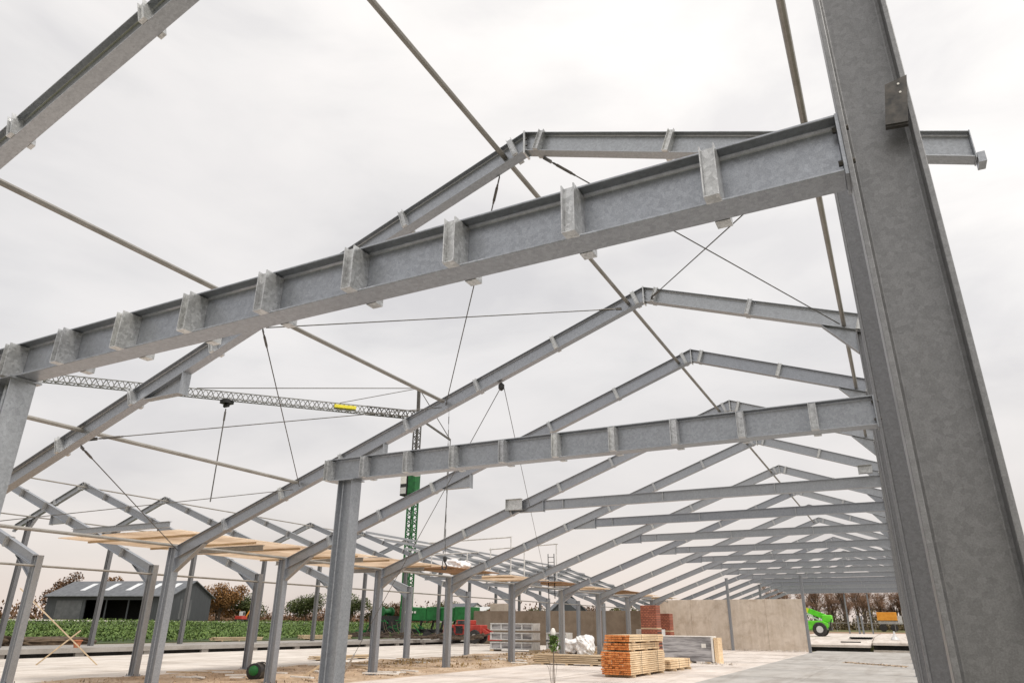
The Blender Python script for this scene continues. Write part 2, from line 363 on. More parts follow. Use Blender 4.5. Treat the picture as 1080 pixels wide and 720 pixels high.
def make_frame(detail=True):
    t = thing('portal_frame', '', 'steel frame', (CX, 0, 0))
    # short left column
    c = MB().ibeam((LX(-17.355), 0, .02), (LX(-17.355), 0, 3.60), .29, .20, .016, .010, up=(1,0,0)).box(LX(-17.5), LX(-17.21), -.1, .1, 3.60, 3.612).build('column', 'steel', t)
    MB().box(LX(-17.56), LX(-17.15), -.15, .15, 0, .02).build('base_plate', 'steel', c)
    for bx in (-17.53, -17.18):
        for by in (-.12, .12): MB().tube((LX(bx), by, .0205), (LX(bx), by, .07), .013, n=6).build('anchor_bolt', 'bolt', c)
    # tall right column
    xr = (XR0+XR1)/2
    c = MB().ibeam((LX(xr), 0, .02), (LX(xr), 0, ztop(xr)-.345), XR1-XR0, .20, .022, .010, up=(1,0,0), r=.015)
    c.box(LX(XR0), LX(XR1), -.1, .1, ztop(xr)-.345, ztop(xr)-.333)
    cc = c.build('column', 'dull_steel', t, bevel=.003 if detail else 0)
    MB().box(LX(XR0-.06), LX(XR1+.06), -.15, .15, 0, .02).build('base_plate', 'steel', cc)
    # rafters
    vd = RD/math.cos(aL)
    def raf(x0, x1, c0, c1):
        z0, z1 = ztop(x0)-vd/2, ztop(x1)-vd/2
        return MB().ibeam((LX(x0), 0, z0), (LX(x1), 0, z1), RD, RB, .0125, .009, cut0=LX(c0), cut1=LX(c1))
    rl = raf(XL, XA, XL+.014, XA-.014); rr = raf(XA+.0001, XO, XA+.014, XO-.012)
    rl.box(LX(XL), LX(XL)+.014, -.09, .09, ztop(XL)-vd-.02, ztop(XL)-.004)
    rr.box(LX(XO)-.012, LX(XO), -.09, .09, ztop(XO)-vd-.01, ztop(XO)+.01)
    if not detail:
        for x in [-3.98, -5.9, -7.88, -9.82, -11.73, -13.62, -15.5]:
            rl.box(-.04, .04, -.115, .115, -.16, .17, 1, rot_y(LX(x), ztop(x)-vd/2, aL))
    rl = rl.build('rafter', ['steel', 'cleat'], t, bevel=.003 if detail else 0); rr = rr.build('rafter', 'steel', t, bevel=.003 if detail else 0)
    def cleats(par, xs_, ang):
        for x in xs_:
            z = ztop(x)-vd/2; T = rot_y(LX(x), z, ang)
            m = hanger(.07, .135, -.15, .172, -1, T); hanger(.07, .135, -.15, .172, 1, T, m)
            m.build('purlin_cleat', 'cleat', par)
    if detail:
        cleats(rl, [-3.98, -5.9, -7.88, -9.82, -11.73, -13.62, -15.5], aL); cleats(rr, [-3.55, -1.68, .22], aR)
    # ridge end plates, knee haunches, overhang bracket, loft beam stub
    MB().box(LX(XA)-.014, LX(XA)+.014, -.095, .095, ZA-vd-.05, ZA+.01).build('ridge_plate', 'cleat', t)
    if detail:
        m = MB()
        for zz in (ZA-.06, ZA-.13, ZA-.24, ZA-.33):
            for yy in (-.055, .055): m.tube((LX(XA)-.034, yy, zz), (LX(XA)+.034, yy, zz), .012, n=6)
        m.build('ridge_bolts', 'bolt', t)
    def haunch(poly, edge):
        h = MB(); h.prism([(LX(a), b) for a, b in poly], -.005, .005)
        (x0, z0), (x1, z1) = edge
        h.bar((LX(x0), 0, z0), (LX(x1), 0, z1), .15, .012)
        h.build('haunch', 'steel', t)
    zb = lambda x: ztop(x)-vd
    haunch([(XL+.015, zb(XL)-.02), (XL+.015, 2.98), (-16.2, zb(-16.2)-.001)], ((XL+.02, 2.97), (-16.2, zb(-16.2)-.012)))
    haunch([(XR0-.001, zb(.12)), (XR0-.001, 6.36), (-.42, zb(-.42)-.001)], ((XR0-.001, 6.35), (-.42, zb(-.42)-.012)))
    b = MB(); b.box(LX(1.505), LX(1.575), -.085, .085, ztop(XO)-vd-.07, ztop(XO)-vd+.05)
    b.build('end_bracket', 'steel', t)
    s = MB(); xs0, xs1 = -11.42, -10.46
    s.prism([(LX(xs0), zb(xs0)-.001), (LX(xs1), 5.40), (LX(xs1), zb(xs1)-.001)], -.005, .005)
    s.bar((LX(xs0+.02), 0, zb(xs0)-.012), (LX(xs1), 0, 5.405), .15, .012)
    s.box(LX(xs1)+.001, LX(xs1)+.016, -.09, .09, 5.38, 5.80)
    st = s.build('beam_stub', 'steel', t)
    return t
near = make_frame(True); far = make_frame(False)
FRAMES = {}
def place_frame(proto, first, x, y, rz, label, group):
    o = proto if first else copy_tree(proto)
    o.location = (x, y, 0); o.rotation_euler = (0, 0, rz); tag(o, label, 'steel frame', group); return o
MAIN = 'portal frames of the right hall'
main_lab = {0: 'nearest grey portal frame, its big tall column cutting down the right side of the picture',
 1: 'second portal frame, its ridge and right rafter rising above the near cross beam',
 2: 'third portal frame, first whole gable below the near cross beam, strap knot on its rafter',
 3: 'fourth portal frame, its gable just behind the strap knot rafter',
 4: 'fifth portal frame, first with a level loft beam and a pale square bracket'}
used_n = used_f = False
for k, y in enumerate(YF):
    lab = main_lab.get(k, ORD[k]+' portal frame from the camera in the right hall')
    if k < 10: place_frame(near, not used_n, CX, y, 0, lab, MAIN); used_n = True
    else: place_frame(far, not used_f, CX, y, 0, lab, MAIN); used_f = True
LEFT = 'portal frames of the left hall'
LM = -41.0-CX
for k in range(2, 16):
    lab = ORD[k-2]+' portal frame from the camera in the left hall, beside the field'
    place_frame(near if k < 8 else far, False, LM, YF[k], math.pi, lab, LEFT)

for ch in near.children:
    if ch.name.split('.')[0] in ('rafter', 'ridge_plate', 'ridge_bolts', 'haunch', 'beam_stub'): ch.location = (0, .11, -.06)
# girt cleat on the nearest column (white discs paint the brightness seen through its bolt holes)
g = MB(); g.prism([(.29, 3.73), (.375, 3.72), (.411, 3.955), (.322, 3.935)], 2.905, 2.913); g.prism([(.29, 3.73), (.375, 3.72), (.375, 3.712), (.29, 3.722)], 2.9135, 2.935)
gc = g.build('girt_cleat', 'bolt'); tag(gc, 'small dark angle plate with two holes, fixed to the big right column', 'bracket')
h = MB()
for z in (3.92, 3.875): h.tube((.372, 2.9046, z), (.372, 2.903, z), .005, n=10)
h.build('bright_hole', 'whitepaint', gc)

# ------------------------------------------------------------------ near cross beams on posts with joist hangers
def cross_beam(name, x0, x1, y, zt, d, label, xs_, post_end=True):
    t = thing(name, label, 'steel beam', ((x0+x1)/2, y, zt-d/2)); ox = (x0+x1)/2
    b = MB().ibeam((x0-ox, 0, 0), (x1-.015-ox, 0, 0), d, .17, .0125, .009, r=.014).build('beam', 'steel', t, bevel=.003)
    e = MB().box(x1-.015-ox, x1-.001-ox, -.09, .09, -d/2-.02, d/2).build('end_plate', 'steel', t)
    m = MB()
    for sy in (-1, 1):
        for z in (-.09, .09):
            m.tube((x1-.034-ox, sy*.05, z), (x1-.016-ox, sy*.05, z), .014, n=6)
            m.tube((x1+.022-ox, sy*.05, z), (x1+.034-ox, sy*.05, z), .013, n=6)
    m.build('bolt', 'rod', t)
    for x in xs_:
        T = Matrix.Translation((x-ox, 0, 0))
        m = hanger(.062, .16, -d/2+.004, d/2-.022, -1, T, yin=.0055); hanger(.062, .16, -d/2+.004, d/2-.022, 1, T, m, yin=.0055)
        m.build('joist_hanger', 'cleat', t)
    return t
XH = [-.46-.722*k for k in range(9)]
cross_beam('cross_beam', -7.6, XR0, YF[0], 3.885, .305, 'nearest big cross beam running over the whole width with nine joist hangers', XH[:9]+[-6.95])
cross_beam('cross_beam', -6.93, XR0, YF[1], 3.885, .305, 'second cross beam, middle of the picture, ending on a post left of centre', XH[:9]+[-6.87])
def post(x, y, z1, label, d=.25, b=.2, z0=0.02, group='posts'):
    t = thing('support_post', label, 'post', (x, y, 0))
    MB().ibeam((0, 0, z0), (0, 0, z1-.015), d, b, .012, .009, up=(1,0,0)).build('shaft', 'steel', t)
    MB().box(-d/2-.03, d/2+.03, -b/2-.03, b/2+.03, z1-.015, z1-.001).build('cap_plate', 'steel', t)
    MB().box(-d/2-.05, d/2+.05, -b/2-.05, b/2+.05, 0, z0).build('base_plate', 'steel', t)
    return t
post(-6.28, YF[0], 3.578, 'steel post at the left picture edge under the nearest cross beam')
post(-6.55, YF[1], 3.578, 'steel post left of centre carrying the second cross beam')
post(-12.2, 61.6, 5.40, 'slender far post standing against the middle of the beige concrete wall', .2, .2)
post(-6.35, 60.0, 5.40, 'far post at the right end of the beige concrete wall', .2, .2)
post(-11.3, 72, 5.40, 'far post rising behind the beige concrete wall', .2, .2)
for x, l in ((-5.5, 'left'), (-3.1, 'right')):
    p = post(x, 94.5, 5.40, l+' one of two thin posts in the open far end of the hall', .16, .16); 
t = thing('door_post', 'pair of short grey steel uprights at the open far end', 'post', (-4.2, 93, .9))
for dx in (-.2, .2): MB().ibeam((dx, 0, 0), (dx, 0, 2.1), .2, .15, .012, .01, up=(1,0,0)).build('upright', 'steel', t)
MB().box(-.4, .4, -.15, .15, -.02, .0).build('base_plate', 'steel', t)

# loft beams between the rafter stub and the right column
def loft_proto():
    t = thing('loft_beam', '', 'steel beam', (0, 0, 5.60))
    b = MB().ibeam((-10.44, 0, 0), (XR0-.001, 0, 0), .32, .17, .013, .009).build('beam', 'steel', t)
    s = MB()
    for x in (-9.7, -6.2, -2.75):
        for sy in (-1, 1):
            y0, y1 = sorted((sy*.006, sy*.08)); s.box(x-.006, x+.006, y0, y1, -.146, .146)
    s.build('stiffener', 'cleat', t)
    return t
lp = loft_proto(); LOFT = 'level loft beams of the right hall'
for i, k in enumerate(range(4, len(YF))):
    o = lp if i == 0 else copy_tree(lp); o.location = (0, YF[k], 5.60)
    tag(o, (ORD[i] if i else 'nearest')+' level loft beam, hung between rafter and right columns', 'steel beam', LOFT)
def end_bracket(x, y, z, label, k=1.0):
    m = MB(); m.box(-.3, .3, -.008, .008, -.18, .18); m.box(-.3, .3, -.09, .09, .18, .192); m.box(-.3, .3, -.09, .09, -.192, -.18); m.box(-.312, -.3, -.1, .1, -.2, .2)
    m.v = [(a*k, b, c*k) for a, b, c in m.v]; o = m.build('beam_bracket', 'cleat', loc=(x, y, z)); tag(o, label, 'bracket')
end_bracket(-11.5, 22.33, 5.66, 'pale square bracket sticking out left of the fifth frame rafter')
end_bracket(-.22, 22.3, 5.92, 'pale square bracket at the right columns above the nearest loft beam', .6)

# ------------------------------------------------------------------ tubes, rods
def tube_thing(name, pts, r, mat, label, cat, n=8):
    p0 = Vector(pts[0]); m = MB()
    for a, b in zip(pts[:-1], pts[1:]): m.tube(Vector(a)-p0, Vector(b)-p0, r, r, n)
    o = m.build(name, mat, loc=p0, smooth=True); tag(o, label, cat); return o
ze = lambda x: ztop(x)-.17
tube_thing('ridge_tube', [(-4.15, y, ze(-4.15)) for y in (1.0, 51.6)], .04, 'tube', 'long thin tube running beside the ridge of the right hall', 'steel tube')
tube_thing('purlin_tube', [(-8.78, 1.0, ze(-8.78)+.08), (-8.78, YF[2]-.09, ze(-8.78)+.06)], .042, 'tube', 'slanting tube crossing the upper left sky, halfway up the left roof slope', 'steel tube')
tube_thing('purlin_tube', [(-13.1, 1.0, ze(-13.1)+.08), (-13.1, YF[2]-.09, ze(-13.1)+.06)], .042, 'tube', 'slanting tube below the crane jib, low on the left roof slope', 'steel tube')
tube_thing('eave_tube', [(XL-.15, y, 3.66) for y in (5.0, 81.6)], .04, 'tube', 'long tube along the column tops between both halls, right hall side', 'steel tube')
tube_thing('eave_tube', [(-.05, y, 6.93) for y in (1.0, 22.5)], .038, 'tube', 'tube hanging down to the right columns from the top edge', 'steel tube')
tube_thing('ridge_tube', [(-36.85, y, ze(-4.15)) for y in (9, 60)], .035, 'tube', 'thin tube along the ridge of the left hall', 'steel tube')
tube_thing('eave_tube', [(-23.6, y, 3.3) for y in (6, 81.6)], .035, 'tube', 'thin tube along the inner columns of the left hall', 'steel tube')
tube_thing('eave_tube', [(-40.95, y, 6.93) for y in (12, 60)], .035, 'tube', 'thin tube along the tall outer columns of the left hall', 'steel tube')
def brace(p0, p1, label):
    p0 = Vector(p0); p1 = Vector(p1); d = (p1-p0); L = d.length; a = d/L
    t = thing('brace_rod', label, 'brace rod', p0)
    MB().tube((0,0,0), d, .010, n=6).build('rod', 'rod', t)
    m = MB()
    m.tube(a*.22, a*.50, .022, n=8); m.tube(a*.50, a*.56, .016, n=8); m.tube(a*.16, a*.22, .016, n=8)
    m.build('turnbuckle', 'rod', t, smooth=True)
    m = MB(); m.bar(-a*.02, a*.13, .012, .06); m.build('lug', 'bolt', t)
low = lambda x: ztop(x)-.345
Y1, Y2 = YF[1], YF[2]
brace((-3.55, Y1+.1, low(-3.55)), (-.12, Y2-.1, 6.93), 'brace rod dropping right from the second frame ridge to the third frame')
brace((-3.62, Y2-.1, low(-3.6)+.1), (-.12, Y1+.1, 6.93), 'brace rod dropping from the third frame ridge behind the near cross beam')
brace((-4.3, Y1+.1, low(-4.3)), (-8.7, Y2-.1, low(-8.7)+.1), 'brace rod with turnbuckle hanging left of the second frame ridge')
brace((-4.3, Y2-.1, low(-4.3)+.1), (-8.78, Y1+.1, low(-8.78)), 'nearly level brace rod meeting the third frame ridge')
brace((-8.85, Y1+.1, low(-8.85)), (-13.0, Y2-.1, low(-13)+.1), 'steep brace rod with turnbuckle above the crane jib')
brace((-13.0, Y1+.1, low(-13)+.05), (-8.8, Y2-.1, low(-8.8)+.1), 'nearly level brace rod just below the crane jib')
brace((-13.2, Y1+.1, low(-13.2)), (-17.1, Y2-.1, 3.5), 'steep brace rod at the far left of the right hall roof')
brace((-17.1, Y1+.1, 3.5), (-13.2, Y2-.1, low(-13.2)+.1), 'lowest nearly level brace rod left of the third frame')
# tensioning straps from the third frame rafter
kp = Vector((-7.3, Y2+.05, 6.8))
t = thing('guy_strap', 'knotted guy strap running down left from the third frame rafter', 'strap', kp)
MB().tube((0,0,0), Vector((-17.6, 21.2, .02))-kp, .009, n=5).build('strap', 'rod', t)
MB().lathe([(.02, -.1), (.07, -.05), (.07, .04), (.02, .09)], (0,0,0), 10).build('knot', 'black', t, smooth=True)
m = MB(); q = Vector((-17.6, 21.2, .02))-kp; a = -q.normalized(); m.bar(q+a*.25, q+a*1.6, .05, .05); m.build('ratchet', 'lgrey', t)
t = tube_thing('guy_strap', [kp+Vector((.05, .02, 0)), Vector((-17.4, 38, 3.5))], .008, 'rod', 'thin guy strap running down right from the third frame rafter', 'strap', 5)
# hanging chain with hook
def chain(p0, p1, label, r=.016):
    t = thing('hanging_chain', label, 'chain', p0); d = Vector(p1)-Vector(p0); L = d.length; n = max(4, int(L/.16)); m = MB()
    for i in range(n):
        c = d*((i+.5)/n); s_ = .6 if i % 2 else .25
        m.tube(c-d*(.55/n), c+d*(.55/n), r*s_, n=5)
    m.build('links', 'rod', t)
    h = MB(); h.lathe([(.015, .08), (.04, .06), (.045, 0), (.02, -.05)], d, 8)
    h.path([d+Vector((0, 0, -.05)), d+Vector((.05, 0, -.12)), d+Vector((.03, 0, -.2)), d+Vector((-.05, 0, -.19)), d+Vector((-.07, 0, -.12))], .017, 5)
    h.build('hook', 'black', t)
chain((-8.68, Y2+.02, 6.4), (-8.62, Y2+.02, 3.02), 'chain with hook hanging from the third frame rafter')

# ------------------------------------------------------------------ timber deck in the valley between the halls
DECK = 'plywood deck bays over the gap between both halls'
n = 0
for k in range(2, 12):
    y0, y1 = YF[k]+.08, YF[k+1]-.08
    if k == 2: y0 -= .1
    m = MB(); x0, x1 = -22.9, -17.45
    if k >= 5: x1 -= rng.uniform(0, .6); x0 += rng.uniform(1.2, 3.0); y1 -= rng.uniform(.8, 2.4)
    nb = 5; w = (x1-x0)/nb
    for i in range(nb):
        j = rng.uniform(-.02, .02)
        m.box(x0+i*w+.006, x0+(i+1)*w-.006, y0+rng.uniform(0, .1), y1-rng.uniform(0, .1), 4.09+j*.5, 4.115+j*.5, 0)
    for yy in np.linspace(y0+.9, y1-.9, 2): m.box(x0+.25, x1-.25, yy-.03, yy+.03, 4.02, 4.078, 1)
    bx = (x0+x1)/2; o = m.build('deck_bay', ['ply_dark' if k in (5, 7, 9) else 'ply', 'timber_old'])
    tag(o, ORD[n]+' bay of '+('brown weathered' if k in (5, 7, 9) else 'pale tan')+' plywood decking between both halls', 'decking', DECK); n += 1
    b = MB(); xa, xb = (-21.9, -17.55) if k == 2 else (-22.6, -18.6+rng.uniform(-.6, .6))
    zb_ = 4.22 if k == 2 else 4.0
    b.ibeam((xa, YF[k]-.16, zb_), (xb, YF[k]-.16, zb_), .16, .12, .01, .008)
    tag(b.build('deck_beam', 'steel'), ORD[n-1]+' short steel beam crossing under the plywood deck bays', 'steel beam', 'short beams under the plywood deck')
# guard rail on the deck
t = thing('guard_rail', 'tubular guard rail standing across the plywood deck', 'guard rail', (-20.3, 34, 4.1))
m = MB(); m.tube((-2.6, 0, 1.85), (2.6, .1, 1.95), .04); m.tube((-2.6, .1, 1.2), (.6, .1, 1.25), .035)
m.build('rail', 'lgrey', t)
for x, hh in ((-2.4, 1.9), (-.1, 1.25), (2.58, 1.98)): MB().tube((x, .05, 0), (x, .05, hh), .035).build('upright', 'lgrey', t)
t = thing('guard_rail', 'lower guard rail further back on the plywood deck', 'guard rail', (-19.6, 39, 4.1))
MB().tube((-2.2, 0, 1.9), (2.4, 0, 2.05), .04).build('rail', 'lgrey', t)
for x in (-2.1, .2, 2.3): MB().tube((x, 0, 0), (x, 0, 2.0), .035).build('upright', 'lgrey', t)
def crumpled(name, c, sx, sy, sz, mat, label, cat, seed, amp=.25):
    bm = bmesh.new(); bmesh.ops.create_icosphere(bm, subdivisions=5, radius=1); rr = random.Random(seed)
    ph = [rr.uniform(0, 6.3) for _ in range(9)]
    for v in bm.verts:
        p = v.co.copy()
        q = 1+amp*(.7*math.sin(p.x*3+ph[0])*math.sin(p.y*4+ph[1])+.35*math.sin(p.z*8+ph[2]+p.x*5)+.25*math.sin(p.x*13+ph[3]+3*math.sin(p.z*5+ph[4]))+.18*math.sin(p.z*17+p.y*11+ph[5]+2*math.sin(p.x*7)))
        k = lambda a: math.copysign(abs(a)**.75, a)
        v.co = Vector((k(p.x)*sx*q, k(p.y)*sy*q, max(-sz*.5, k(p.z)*sz*.5*q)))
    me = bpy.data.meshes.new(name); bm.to_mesh(me); bm.free(); me.materials.append(M[mat])
    for p in me.polygons: p.use_smooth = True
    o = bpy.data.objects.new(name, me); COL.objects.link(o); o.location = c; tag(o, label, cat); return o
crumpled('wrapped_bundle', (-19.4, 31.3, 4.4), .6, .5, .6, 'white', 'white plastic bundle lying on the plywood deck', 'bundle', 3)
t = thing('ladder', 'dark ladder leaning up through the plywood deck', 'ladder', (-18.3, 40.5, 3.2))
for dx in (-.2, .2): MB().bar((dx, 0, 0), (dx-.3, .6, 2.6), .05, .07).build('stile', 'black', t)
for i in range(8): MB().bar((-.2-.0375*i, .075*i, .3+.3*i), (.2-.0375*i, .075*i, .3+.3*i), .03, .03).build('rung', 'black', t)
# purlins over the far left hall roof
for i, x in enumerate([-3.98, -5.9, -7.88, -9.82, -11.73, -13.62, -15.5]):
    m = MB(); m.box(-.03, .03, 0, 42, 0, .16); o = m.build('purlin', 'steel', loc=(-41-x, 45.9, ztop(x)-.02))
    tag(o, ORD[i].replace('nearest', 'first')+' long purlin below the ridge on the far left hall roof', 'purlin', 'purlins of the left hall')

# ------------------------------------------------------------------ concrete walls
def panel_wall(x0, x1, y, h, th, n, mat, label, z0=0):
    t = thing('concrete_wall', label, 'wall', ((x0+x1)/2, y, z0)); w = (x1-x0)/n; ox = (x0+x1)/2
    for i in range(n):
        MB().box(x0+i*w+.005-ox, x0+(i+1)*w-.005-ox, -th/2+rng.uniform(-.01, .01), th/2, 0, h+rng.uniform(-.01, .01)).build('panel', mat, t, bevel=.015)
    MB().box(x0-ox+.03, x1-ox-.03, -th/2+.03, th/2-.03, .02, h-.03).build('joint', 'wall_dark', t)
panel_wall(-18.45, -6.55, 62.4, 3.78, .3, 4, 'wall', 'beige precast concrete wall across the far end of the right hall')
panel_wall(-37.6, -18.6, 64.5, 3.0, .3, 6, 'wall_dark', 'brown concrete wall behind the left hall and the white bags', -.02)
panel_wall(-36.6, -34.0, 66, 3.7, .3, 1, 'wall', 'taller pale concrete wall piece above the brown wall', 0)

# ------------------------------------------------------------------ timber stack and goods on the slab
def lumber(name, loc, rz, w, L, rows, bh, label, board=.14, cols=None, jit=.03, endmat='timber_end', gaps=(), bz=.09):
    """rows: list of layer heights; every board its own box inside the bundle mesh, ends stained"""
    t = thing(name, label, 'timber stack', loc, rz); m = MB(); e = MB()
    z = bz
    for i in range(3): MB().box(-w/2, w/2, .3+i*(L-.7)/2, .4+i*(L-.7)/2, 0, bz).build('bearer', 'timber_old', t)
    nb = int(w/board)
    for r in range(rows):
        sh = rng.uniform(-.02, .02)
        for i in range(nb):
            a = -w/2+i*board+.004+sh*.8+rng.normal(0, .006)*(i in (0, nb-1)); b = a+board-.008
            y0 = rng.normal(0, jit); y1 = L+rng.normal(0, jit)
            m.box(a, b, y0+.03, y1, z+.002, z+bh-.013, 0)
            e.box(a, b, y0, y0+.0295, z+.002, z+bh-.013, 0)
        z += bh
    m.build('boards', 'timber', t); e.build('board_ends', endmat, t);
    sp = MB()
    for yy in (L*.27, L*.74):
        sp.box(-w/2-.012, w/2+.012, yy, yy+.03, z+.001, z+.005); sp.box(w/2+.008, w/2+.012, yy, yy+.03, .1, z+.001); sp.box(-w/2-.012, -w/2-.008, yy, yy+.03, .1, z+.001)
    sp.build('strap', 'black', t)
    return z
z = lumber('timber_stack', (-9.42, 26.4, 0), R(-2), 1.16, 3.9, 11, .07, 'lower big bundle of the stack of fresh boards with orange ends')
z2 = z+lumber('timber_stack', (-9.40, 26.55, z), R(-1), 1.06, 3.6, 3, .08, 'middle thin bundle of boards with orange ends, on the big bundle', bz=.045)
lumber('timber_stack', (-9.36, 26.5, z2), R(-3), 1.05, 3.7, 3, .08, 'topmost bundle of boards with orange ends on the timber stack', bz=.04)
lumber('timber_stack', (-9.2, 31.2, 0), R(-4), 1.1, 2.6, 4, .09, 'small low pallet of short pale boards right behind the timber stack', endmat='timber')
# wrapped panels beside the timber
t = thing('panel_stack', 'upright grey wrapped panels with white edges behind the timber stack', 'panels', (-9.98, 39.3, 0), R(-3))
m = MB()
for i in range(6): m.box(-1.3, 1.22, -.35+i*.12, -.25+i*.12, .08, 1.22)
m.build('panel', 'grey_panel', t, bevel=.01)
m = MB(); m.box(-1.32, 1.30, -.38, .40, 1.225, 1.27); m.box(1.222, 1.31, -.38, .40, .06, 1.224); m.build('edge_cover', 'whitepaint', t, bevel=.01)
MB().box(1.35, 1.55, -.3, .5, 0, 1.2).build('end_board', 'timber', t)
for x in (-1, 0, 1): MB().box(x-.15, x+.15, -.4, .45, 0, .075).build('bearer', 'timber_old', t)
MB().box(.72, .95, -.354, -.351, .72, .92).build('sticker', 'whitepaint', t)
# long planks
def planks(loc, rz, L, n, rows, label, sec=(.2, .06)):
    t = thing('plank_pile', label, 'planks', loc, rz); 
    for r in range(rows):
        m = MB()
        for i in range(n):
            dx = rng.normal(0, .08); m.box(-L/2+dx, L/2+dx, i*sec[0], i*sec[0]+sec[0]-.012, r*(sec[1]+.022)+.06, r*(sec[1]+.022)+.06+sec[1])
        m.build('plank', 'timber_old', t)
    for x in (-L*.35, 0, L*.35): MB().box(x-.05, x+.05, -.05, n*sec[0], 0, .058).build('bearer', 'timber_old', t)
planks((-14.2, 33, 0), R(2), 3.5, 4, 5, 'long low pile of pale planks left of the timber stack')
planks((-25.6, 31, 0), R(82), 4, 3, 2, 'flat grey planks on the slab between both halls')
planks((-45.2, 52, .4), R(75), 5, 4, 4, 'orange planks lying at the field edge behind the left hall')
planks((-45.2, 42, .4), R(80), 4, 4, 3, 'short orange planks at the field edge, left pile')
# white bags
for i, (x, y, s, sz, l) in enumerate([(-18.6, 44, .75, .95, 'large bulging white bag left of the timber stack, in front of the brown wall'), (-17.5, 43.6, .5, 1.15, 'white bag standing upright next to the large bulging one'), (-20.1, 46.2, .7, .8, 'flat white sheet heap left of the bulging white bag')]):
    crumpled('white_bag', (x, y, sz*.5), s, .6, sz, 'white', l, 'bag', 10+i, .18)
# block pallets and grey panels further left
def block_pile(loc, rz, nx, nz, bx, by, bz, mat, label, name='block_stack', gap=.03):
    t = thing(name, label, 'stack', loc, rz)
    for k in range(nz):
        m = MB()
        for i in range(nx): m.box(i*(bx+gap)-nx*bx/2, i*(bx+gap)+bx-nx*bx/2, -by/2, by/2, .12+k*(bz+.02), .12+k*(bz+.02)+bz)
        m.build('layer', mat, t, bevel=.01)
    MB().box(-nx*bx/2, nx*bx/2, -by/2, by/2, 0, .11).build('pallet', 'timber_old', t)
block_pile((-15.9, 52, 0), 0, 2, 3, .9, .9, .45, 'lgrey', 'grey concrete blocks stacked behind the timber stack')
def brick_pallet(x, y, w, h, label):
    t = thing('brick_pallet', label, 'bricks', (x, y, 0)); 
    MB().box(-w/2, w/2, -.5, .5, .12, h*.5).build('brick_pack', 'brick', t, bevel=.01)
    MB().box(-w/2+.02, w/2-.02, -.5, .5, h*.5+.1, h).build('brick_pack', 'brick', t, bevel=.01)
    m = MB(); m.box(-w/2, w/2, -.5, .5, 0, .11); m.box(-w/2, w/2, -.5, .5, h*.5+.005, h*.5+.095); m.build('pallet', 'timber_old', t)
brick_pallet(-15.4, 50.6, 1.15, 3.05, 'tall double stack of red bricks left of the beige wall')
brick_pallet(-16.65, 58.6, 1.0, 2.65, 'second red brick stack, close in front of the beige wall edge')
def panel_pile(loc, L, nz, label, rz=0):
    t = thing('panel_pile', label, 'panels', loc, rz)
    for k in range(nz):
        m = MB(); z0 = .12+k*.62
        m.box(-L/2, L/2, -.6, .6, z0, z0+.08); m.box(-L/2, L/2, -.6, .6, z0+.4, z0+.48)
        for i in range(5): m.box(-L/2+i*(L-.12)/4, -L/2+i*(L-.12)/4+.12, -.58, .58, z0+.08, z0+.4)
        m.build('crate_frame', 'lgrey', t); MB().box(-L/2+.1, L/2-.1, -.5, .5, z0+.085, z0+.39).build('crate_filling', 'grey_panel', t)
    for x in (-L/2, L/2-.3): MB().box(x, x+.3, -.6, .6, 0, .115).build('bearer', 'timber_old', t)
panel_pile((-24.6, 48, 0), 3.4, 3, 'tall pile of light grey window frames between the column rows')
panel_pile((-22.7, 51.5, 0), 1.6, 2, 'small pile of grey frames right of the tall pile')
# sand smear on the grey paving and crumbs along the wall foot
P = []
for i in range(900):
    a = rng.uniform(0, 1); P.append((-3.1+2.9*a+rng.normal(0, .05), 45-3.2*a+rng.normal(0, .35), .012))
tag(leaf_mesh('gravel', P, .16, 'sand', .15), kind='stuff')
P = [(rng.uniform(-18, -6.8), 62.1-abs(rng.normal(0, .35)), .05) for i in range(500)]+[(rng.uniform(-12, -7.5), 38.4+rng.normal(0, .5), .03) for i in range(220)]
tag(leaf_mesh('rubble', P, .14, 'slab_left', 1.0), kind='stuff')
P = [(rng.uniform(-23.2, -16), rng.uniform(14, 60), rng.uniform(.01, .05)) for i in range(5200)]
tag(leaf_mesh('clods', P, .085, 'sand', 1.2), kind='stuff')
P = []
for c in range(16):
    cx, cy = rng.uniform(-21.5, -16.8), rng.uniform(26, 54)
    P += [(cx+rng.normal(0, .5), cy+rng.normal(0, .9), rng.uniform(.03, .14)) for i in range(60)]
tag(leaf_mesh('dry_grass', P, .13, simple('straw', (.22, .15, .06), (.42, .30, .15), 2, .9), 1.4), kind='stuff')
# debris in the sand strip
for i in range(44):
    x, y = rng.uniform(-22.8, -16.0), rng.uniform(17, 46); L = rng.uniform(.4, 1.6)
    m = MB(); m.box(-L/2, L/2, -.07, .07, 0, .04)
    o = m.build('scrap_board', 'whitepaint' if i % 3 else 'timber_old', loc=(x, y, .06), rotz=rng.uniform(-.6, .9))
    tag(o, ('white' if i % 3 else 'brown')+' scrap board lying in the sand strip between the halls', 'board', 'scrap boards in the sand strip')
